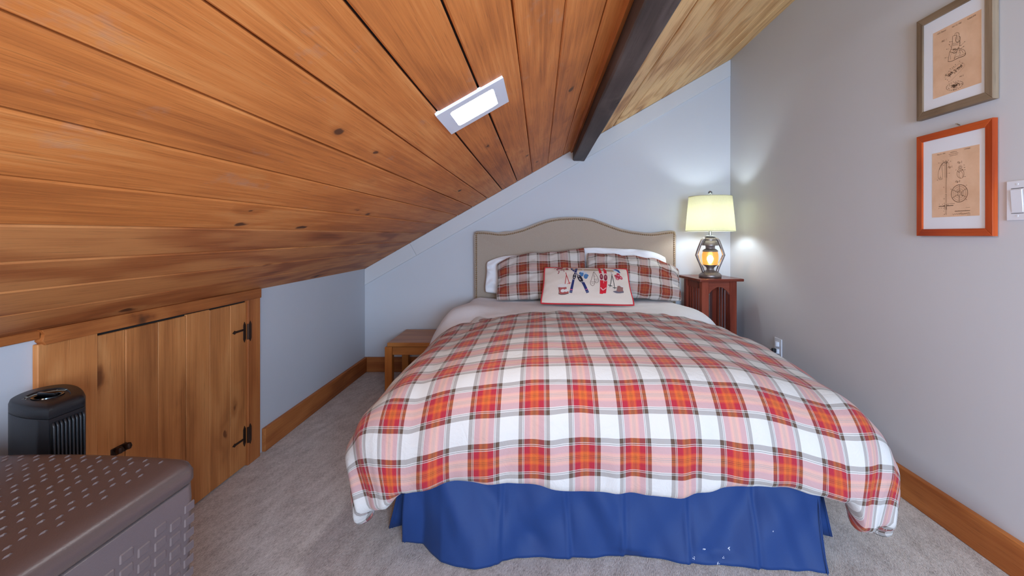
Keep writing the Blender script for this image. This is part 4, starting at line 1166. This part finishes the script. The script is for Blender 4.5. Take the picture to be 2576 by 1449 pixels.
for t_, a, b, sz, sh_ in (('May 23, 1944', 198, 262, 0.0062, 0.0), ('2,349,602', 690, 158, 0.0058, 0.0), ('Fig.1.', 392, 492, 0.0096, 0.35), ('Fig.2.', 562, 408, 0.0096, 0.35), ('Fig.3.', 528, 756, 0.0096, 0.35)):
    lettering(t_, a, b, I, sz, print2, sh_)
I.done(print2)

# upper print: ski boot
I = Ink(2335, 20, 6.166, xs1)
cv = lambda pts, wd=0.0008: I.line(pts, wd, curve=4)
cv([(380, 440), (372, 560), (350, 650), (335, 680), (318, 760), (308, 832)], 0.0012)
cv([(308, 832), (350, 830), (400, 812), (425, 795)], 0.0016); cv([(425, 795), (480, 770), (540, 750), (575, 725), (578, 700)], 0.0022)
cv([(400, 800), (425, 760), (480, 745), (560, 715), (575, 700)], 0.0010)
cv([(578, 700), (565, 660), (530, 640), (490, 628), (470, 610)], 0.0010)
cv([(380, 440), (400, 430), (440, 425), (440, 445), (430, 520), (460, 525), (490, 510), (495, 455), (478, 440), (478, 395), (450, 382), (420, 395), (410, 425)], 0.0011)
cv([(425, 450), (428, 510), (445, 530), (480, 525), (495, 500)], 0.0008); cv([(440, 400), (450, 450), (462, 500), (490, 500)], 0.0006)
cv([(495, 520), (488, 580), (470, 612), (440, 640), (390, 645)], 0.0009)
I.line([(385, 550), (455, 540), (455, 575), (385, 585)], 0.0006, closed=True); I.scrib(395, 567, 445, 558, 6, 8, 0.0005)
cv([(335, 680), (370, 690), (410, 705), (450, 660), (470, 620)], 0.0012); cv([(350, 650), (390, 640), (430, 650), (455, 640)], 0.0009)
cv([(450, 650), (440, 700), (410, 760), (400, 800)], 0.0007); cv([(360, 700), (345, 760), (350, 800)], 0.0006); cv([(470, 640), (520, 660), (545, 700)], 0.0008); cv([(480, 660), (500, 700), (480, 730)], 0.0007)
for k in range(16):
    x, y = random.uniform(365, 480), random.uniform(625, 700); I.scrib(x, y, x+24, y-8, 5, 4, 0.0006)
for k in range(6): I.scrib(478, 450+k*26, 498, 450+k*26, 5, 3, 0.0010)
for (x, y) in ((336, 524), (328, 570), (288, 640), (266, 774), (566, 524), (550, 596)): I.scrib(x-8, y+2, x+8, y-1, 7, 4, 0.0008)
for a, b in (((350, 522), (378, 522)), ((335, 582), (358, 612)), ((302, 636), (325, 636)), ((282, 770), (310, 766)), ((556, 534), (502, 590)), ((540, 604), (508, 630)), ((505, 575), (502, 590)), ((516, 582), (502, 590))): I.line([a, b], 0.0006)
cv([(255, 1085), (300, 1010), (400, 930), (500, 850), (550, 860), (560, 900), (500, 980), (420, 1060), (345, 1135)], 0.0004)
for k in range(60):
    t = random.random(); x = 290+t*220+random.gauss(0, 14); y = 1060-t*165+random.gauss(0, 14); I.scrib(x, y, x+random.uniform(8, 26), y+random.uniform(-14, 14), 6, 3, random.choice((0.0005, 0.0009, 0.0014)))
for (x, y) in ((488, 828), (528, 862), (518, 895), (490, 945), (420, 878), (395, 912), (340, 945), (320, 980), (275, 1030), (270, 1105), (298, 1118), (320, 1142), (375, 930)): I.scrib(x-6, y+2, x+7, y-1, 6, 4, 0.0007)
for k in range(70):
    x = random.gauss(415, 45); y = 1205-(x-415)*0.28+random.gauss(0, 18); I.scrib(x, y, x+random.uniform(6, 22), y+random.uniform(-10, 10), 5, 3, random.choice((0.0005, 0.0009, 0.0013)))
for k in range(22):
    a = 2*PI*k/22; I.scrib(410+130*math.cos(a)-6, 1205+62*math.sin(a)-36*math.cos(a)+2, 410+130*math.cos(a)+8, 1205+62*math.sin(a)-36*math.cos(a), 6, 3, 0.0008)
for t_, a, b, sz, sh_ in (('U.S. Patent', 142, 418, 0.0078, 0.25), ('Nov. 23, 1982', 368, 308, 0.0064, 0.0), ('4,360,979', 606, 188, 0.0078, 0.0), ('FIG. 1', 205, 538, 0.0086, 0.3), ('FIG. 2', 482, 1078, 0.0062, 0.3), ('FIG. 3', 378, 1286, 0.0062, 0.3)):
    lettering(t_, a, b, I, sz, print1, sh_)
I.done(print1)

# ------------------------------------------------------------------ light switch
ys = YRt(2535, XR)
sw = empty('light_switch', 'white two-gang rocker light switch right of the orange frame', 'switch', (XR, ys-0.06, 1.126))
boxobj('cover_plate', (XR-0.006, XR, ys-0.118, ys, 1.126, 1.252), M['whiteplastic'], sw, bev=0.003, seg=2)
for k in range(2):
    yy = ys-0.018-0.046*k
    bm = BM(); prism(bm, [(XR-0.007, 1.152), (XR-0.012, 1.222), (XR-0.004, 1.225), (XR-0.004, 1.152)], 'y', yy-0.034, yy, bev=0.001, seg=1)
    obj('rocker', bm, M['whiteplastic'], sw)
    bm = BM()
    for zg in (1.1475, 1.2260):
        bm = BM(); box(bm, XR-0.0068, XR-0.0050, yy-0.035, yy+0.001, zg, zg+0.0016); obj('rocker_gap', bm, M['dark'], sw)
    for zz in (1.140, 1.240):
        bm = BM(); tube(bm, [(XR-0.005, yy-0.017, zz), (XR-0.0072, yy-0.017, zz)], 0.003, 10); obj('screw', bm, M['whiteplastic'], sw)

# ------------------------------------------------------------------ resin storage box (front left)
bx = empty('storage_box', 'grey-brown woven-pattern resin storage box with domed lid, front left', 'storage box', (-0.98, 0.35, 0))
X0, X1, Y0, Y1 = -1.270, -0.700, -0.28, 0.922
ZSM = 0.5805
def rring(off, z, r):
    return [(x, y, z) for x, y in rrect((X1-X0)/2-off, (Y1-Y0)/2-off, r, 8, (X0+X1)/2, (Y0+Y1)/2)]
def loft(bm, rings, cap0=True, cap1=True):
    vs = [[bm.verts.new(p) for p in r] for r in rings]
    for a, b in zip(vs, vs[1:]):
        for i in range(len(a)): bm.faces.new((a[i], a[(i+1) % len(a)], b[(i+1) % len(a)], b[i]))
    if cap0: bm.faces.new(vs[0][::-1])
    if cap1: bm.faces.new(vs[-1])
    return vs
bm = BM(); loft(bm, [rring(0.018, 0.0, 0.03), rring(0.012, 0.02, 0.03), rring(0.002, ZSM-0.03, 0.034), rring(0.003, ZSM-0.004, 0.034), rring(0.006, ZSM-0.0015, 0.032)])
bodyo = obj('body', bm, M['resin'], bx, smooth=40)
# lid: height field with rounded rim and a dome across its depth
bm = BM(); nx, ny = 46, 90; G = []
def lid_h(x, y):
    ex0, ex1 = x-X0, X1-x; ey0, ey1 = y-Y0, Y1-y
    def rim(d, r): 
        d = min(max(d, 0.0), r); return math.sqrt(max(0, 1-((r-d)/r)**2))
    h = 0.020 + 0.018*rim(min(ex0, ex1), 0.03)*rim(min(ey0, ey1), 0.022) - 0.018*0
    u = (x-(X0+X1)/2)/((X1-X0)/2)
    return ZSM+0.0015 + h + 0.019*(1-abs(u)**2.2)*rim(min(ey0, ey1), 0.05)
def cs(t): return 0.5-0.5*math.cos(PI*t)
for i in range(nx+1):
    row = []
    for j in range(ny+1):
        tx = 0.6*cs(i/nx)+0.4*i/nx; ty = 0.6*cs(j/ny)+0.4*j/ny
        x, y = X0+(X1-X0)*tx, Y0+(Y1-Y0)*ty
        # round the plan corners
        r = 0.034; cx = min(max(x, X0+r), X1-r); cy = min(max(y, Y0+r), Y1-r)
        dd = math.hypot(x-cx, y-cy); px_, py_ = x, y
        ax, ay = abs(x-cx), abs(y-cy); mm = max(ax, ay)
        if dd > 1e-9 and mm > 0: px_, py_ = cx+(x-cx)*mm/dd, cy+(y-cy)*mm/dd
        row.append(bm.verts.new((px_, py_, lid_h(x, y))))
    G.append(row)
for i in range(nx):
    for j in range(ny): bm.faces.new((G[i][j], G[i+1][j], G[i+1][j+1], G[i][j+1]))
loopv = [G[i][0] for i in range(nx)] + [G[nx][j] for j in range(ny)] + [G[i][ny] for i in range(nx, 0, -1)] + [G[0][j] for j in range(ny, 0, -1)]
prev = loopv
for dz, off in ((ZSM+0.006, 0.0), (ZSM+0.0015, 0.003)):
    cur = []
    for v in loopv:
        c = Vector(((X0+X1)/2, (Y0+Y1)/2, 0)); d = Vector((v.co.x-c.x, v.co.y-c.y, 0)); 
        nx_ = off*(1 if d.x > 0 else -1) if abs(d.x) > (X1-X0)/2-0.04 else 0; ny_ = off*(1 if d.y > 0 else -1) if abs(d.y) > (Y1-Y0)/2-0.04 else 0
        cur.append(bm.verts.new((v.co.x-nx_, v.co.y-ny_, dz)))
    for i in range(len(loopv)):
        j = (i+1) % len(loopv); bm.faces.new((prev[i], prev[j], cur[j], cur[i]))
    prev = cur
bm.faces.new(prev)
lid = obj('lid', bm, M['resin_lid'], bx, smooth=60)
# raised weave marks of the lid
bm = BM()
def ridge(bm, x, y, l, w2, hgt):
    a = [(x-w2, y), (x, y+l), (x+w2, y), (x, y-l)]
    b = [bm.verts.new((p[0], p[1], lid_h(*p)-0.0004)) for p in a]
    t0 = bm.verts.new((x, y+l*0.45, lid_h(x, y)+hgt)); t1 = bm.verts.new((x, y-l*0.45, lid_h(x, y)+hgt))
    bm.faces.new((b[0], b[1], t0)); bm.faces.new((b[1], b[2], t0)); bm.faces.new((b[2], b[3], t1)); bm.faces.new((b[3], b[0], t1)); bm.faces.new((b[0], t0, t1)); bm.faces.new((b[2], t1, t0))
row = 0
yy = Y1-0.035
while yy > Y0+0.10:
    for (ox, oy) in ((0, 0), (0.016, -0.014), (0.018, -0.035), (0.004, -0.049)):
        x = X0+0.05+(ox % 0.031)
        while x < X1-0.045:
            if yy+oy > Y0+0.04: ridge(bm, x, yy+oy, 0.0075, 0.0022, 0.0022)
            x += 0.031
    yy -= 0.07
wv = obj('weave_ridges', bm, M['resin'], lid); wv['kind'] = 'stuff'
# raised pads of the body's basket pattern, on the long face
bm = BM(); k = 0
y = Y1-0.030
while y > Y0+0.03:
    z = ZSM-0.045-(0.0135 if k % 2 else 0)
    while z > 0.05:
        xs = X1-0.002-(ZSM-z)*0.014
        box(bm, xs-0.002, xs+0.0022, y-0.0125, y+0.0125, z-0.0085, z+0.0085, bev=0.0018, seg=1)
        z -= 0.027
    y -= 0.034; k += 1
wv2 = obj('weave_pads', bm, M['resin'], bodyo); wv2['kind'] = 'stuff'

# ------------------------------------------------------------------ black tower fan (behind the box)
fan = empty('tower_fan', 'black tower fan with dial on top, behind the resin box', 'fan', (-1.272, 1.145, 0))
AX, AY = -1.1405, 1.034
ctlf = [(0, 0), (-0.045, 0.004), (-0.09, 0.016), (-0.135, 0.036), (-0.166, 0.062), (-0.182, 0.095), (-0.186, 0.130), (-0.172, 0.160), (-0.142, 0.172), (-0.10, 0.160), (-0.055, 0.132), (-0.02, 0.104), (0, 0.082)]
oc = catmull([(AX+p[0], AY+p[1], 0) for p in ctlf], 5)
oc += [Vector((AX, AY+0.082-0.082*k/8, 0)) for k in range(1, 8)]
fx, fy = AX-0.088, AY+0.078
xf = AX
hy = 0.041
def dring(sc2, z, dx=0.0):
    return [(fx+(p.x-fx)*sc2, fy+(p.y-fy)*sc2, z) for p in oc]
bm = BM(); loft(bm, [dring(0.98, 0.0), dring(1, 0.02), dring(1, 0.648), dring(0.985, 0.6495)])
hs = obj('housing', bm, M['blackplastic'], fan, smooth=35)
bm = BM(); loft(bm, [dring(0.985, 0.6505), dring(1, 0.652), dring(1, 0.668), dring(0.96, 0.676), dring(0.90, 0.679), dring(0.60, 0.679), dring(0.58, 0.676)])
obj('top_cap', bm, M['blackplastic'], fan, smooth=50)
bm = BM(); lathe(bm, [(0.030, 0.674), (0.029, 0.6785), (0.024, 0.6775), (0.023, 0.676)], fx-0.005, fy+0.004, 0, 28)
box(bm, fx-0.028, fx+0.018, fy-0.001, fy+0.009, 0.676, 0.686, bev=0.003, seg=2)
obj('dial', bm, M['blackgloss'], fan, smooth=40)
bm = BM(); dcx, dcy = fx-0.005, fy+0.004
tube(bm, [(dcx+0.036*math.cos(a), dcy+0.036*math.sin(a), 0.6785) for a in [math.radians(80+150*k/20) for k in range(21)]], 0.0007, 5)
for a in (85, 115, 160, 200, 225): tube(bm, [(dcx+0.038*math.cos(math.radians(a)), dcy+0.038*math.sin(math.radians(a)), 0.6785), (dcx+0.043*math.cos(math.radians(a)), dcy+0.043*math.sin(math.radians(a)), 0.6785)], 0.0008, 5)
o = obj('dial_markings', bm, simple('pale_print', srgb(170, 180, 170), 0.6), fan); o['kind'] = 'stuff'
fy = AY+0.041
# grille: dark recess with separate upright ribs in front
boxobj('grille_recess', (xf-0.004, xf+0.0006, fy-hy+0.004, fy+hy-0.003, 0.06, 0.636), M['dark'], fan)
nr = 9
for k in range(nr):
    y = fy-hy+0.007+(2*hy-0.013)*k/(nr-1)
    bm = BM(); tube(bm, [(xf+0.001, y, 0.055), (xf+0.0045, y, 0.065), (xf+0.0045, y, 0.630), (xf+0.001, y, 0.640)], 0.0030, 8)
    obj('grille_rib', bm, M['blackplastic'], fan, smooth='all')
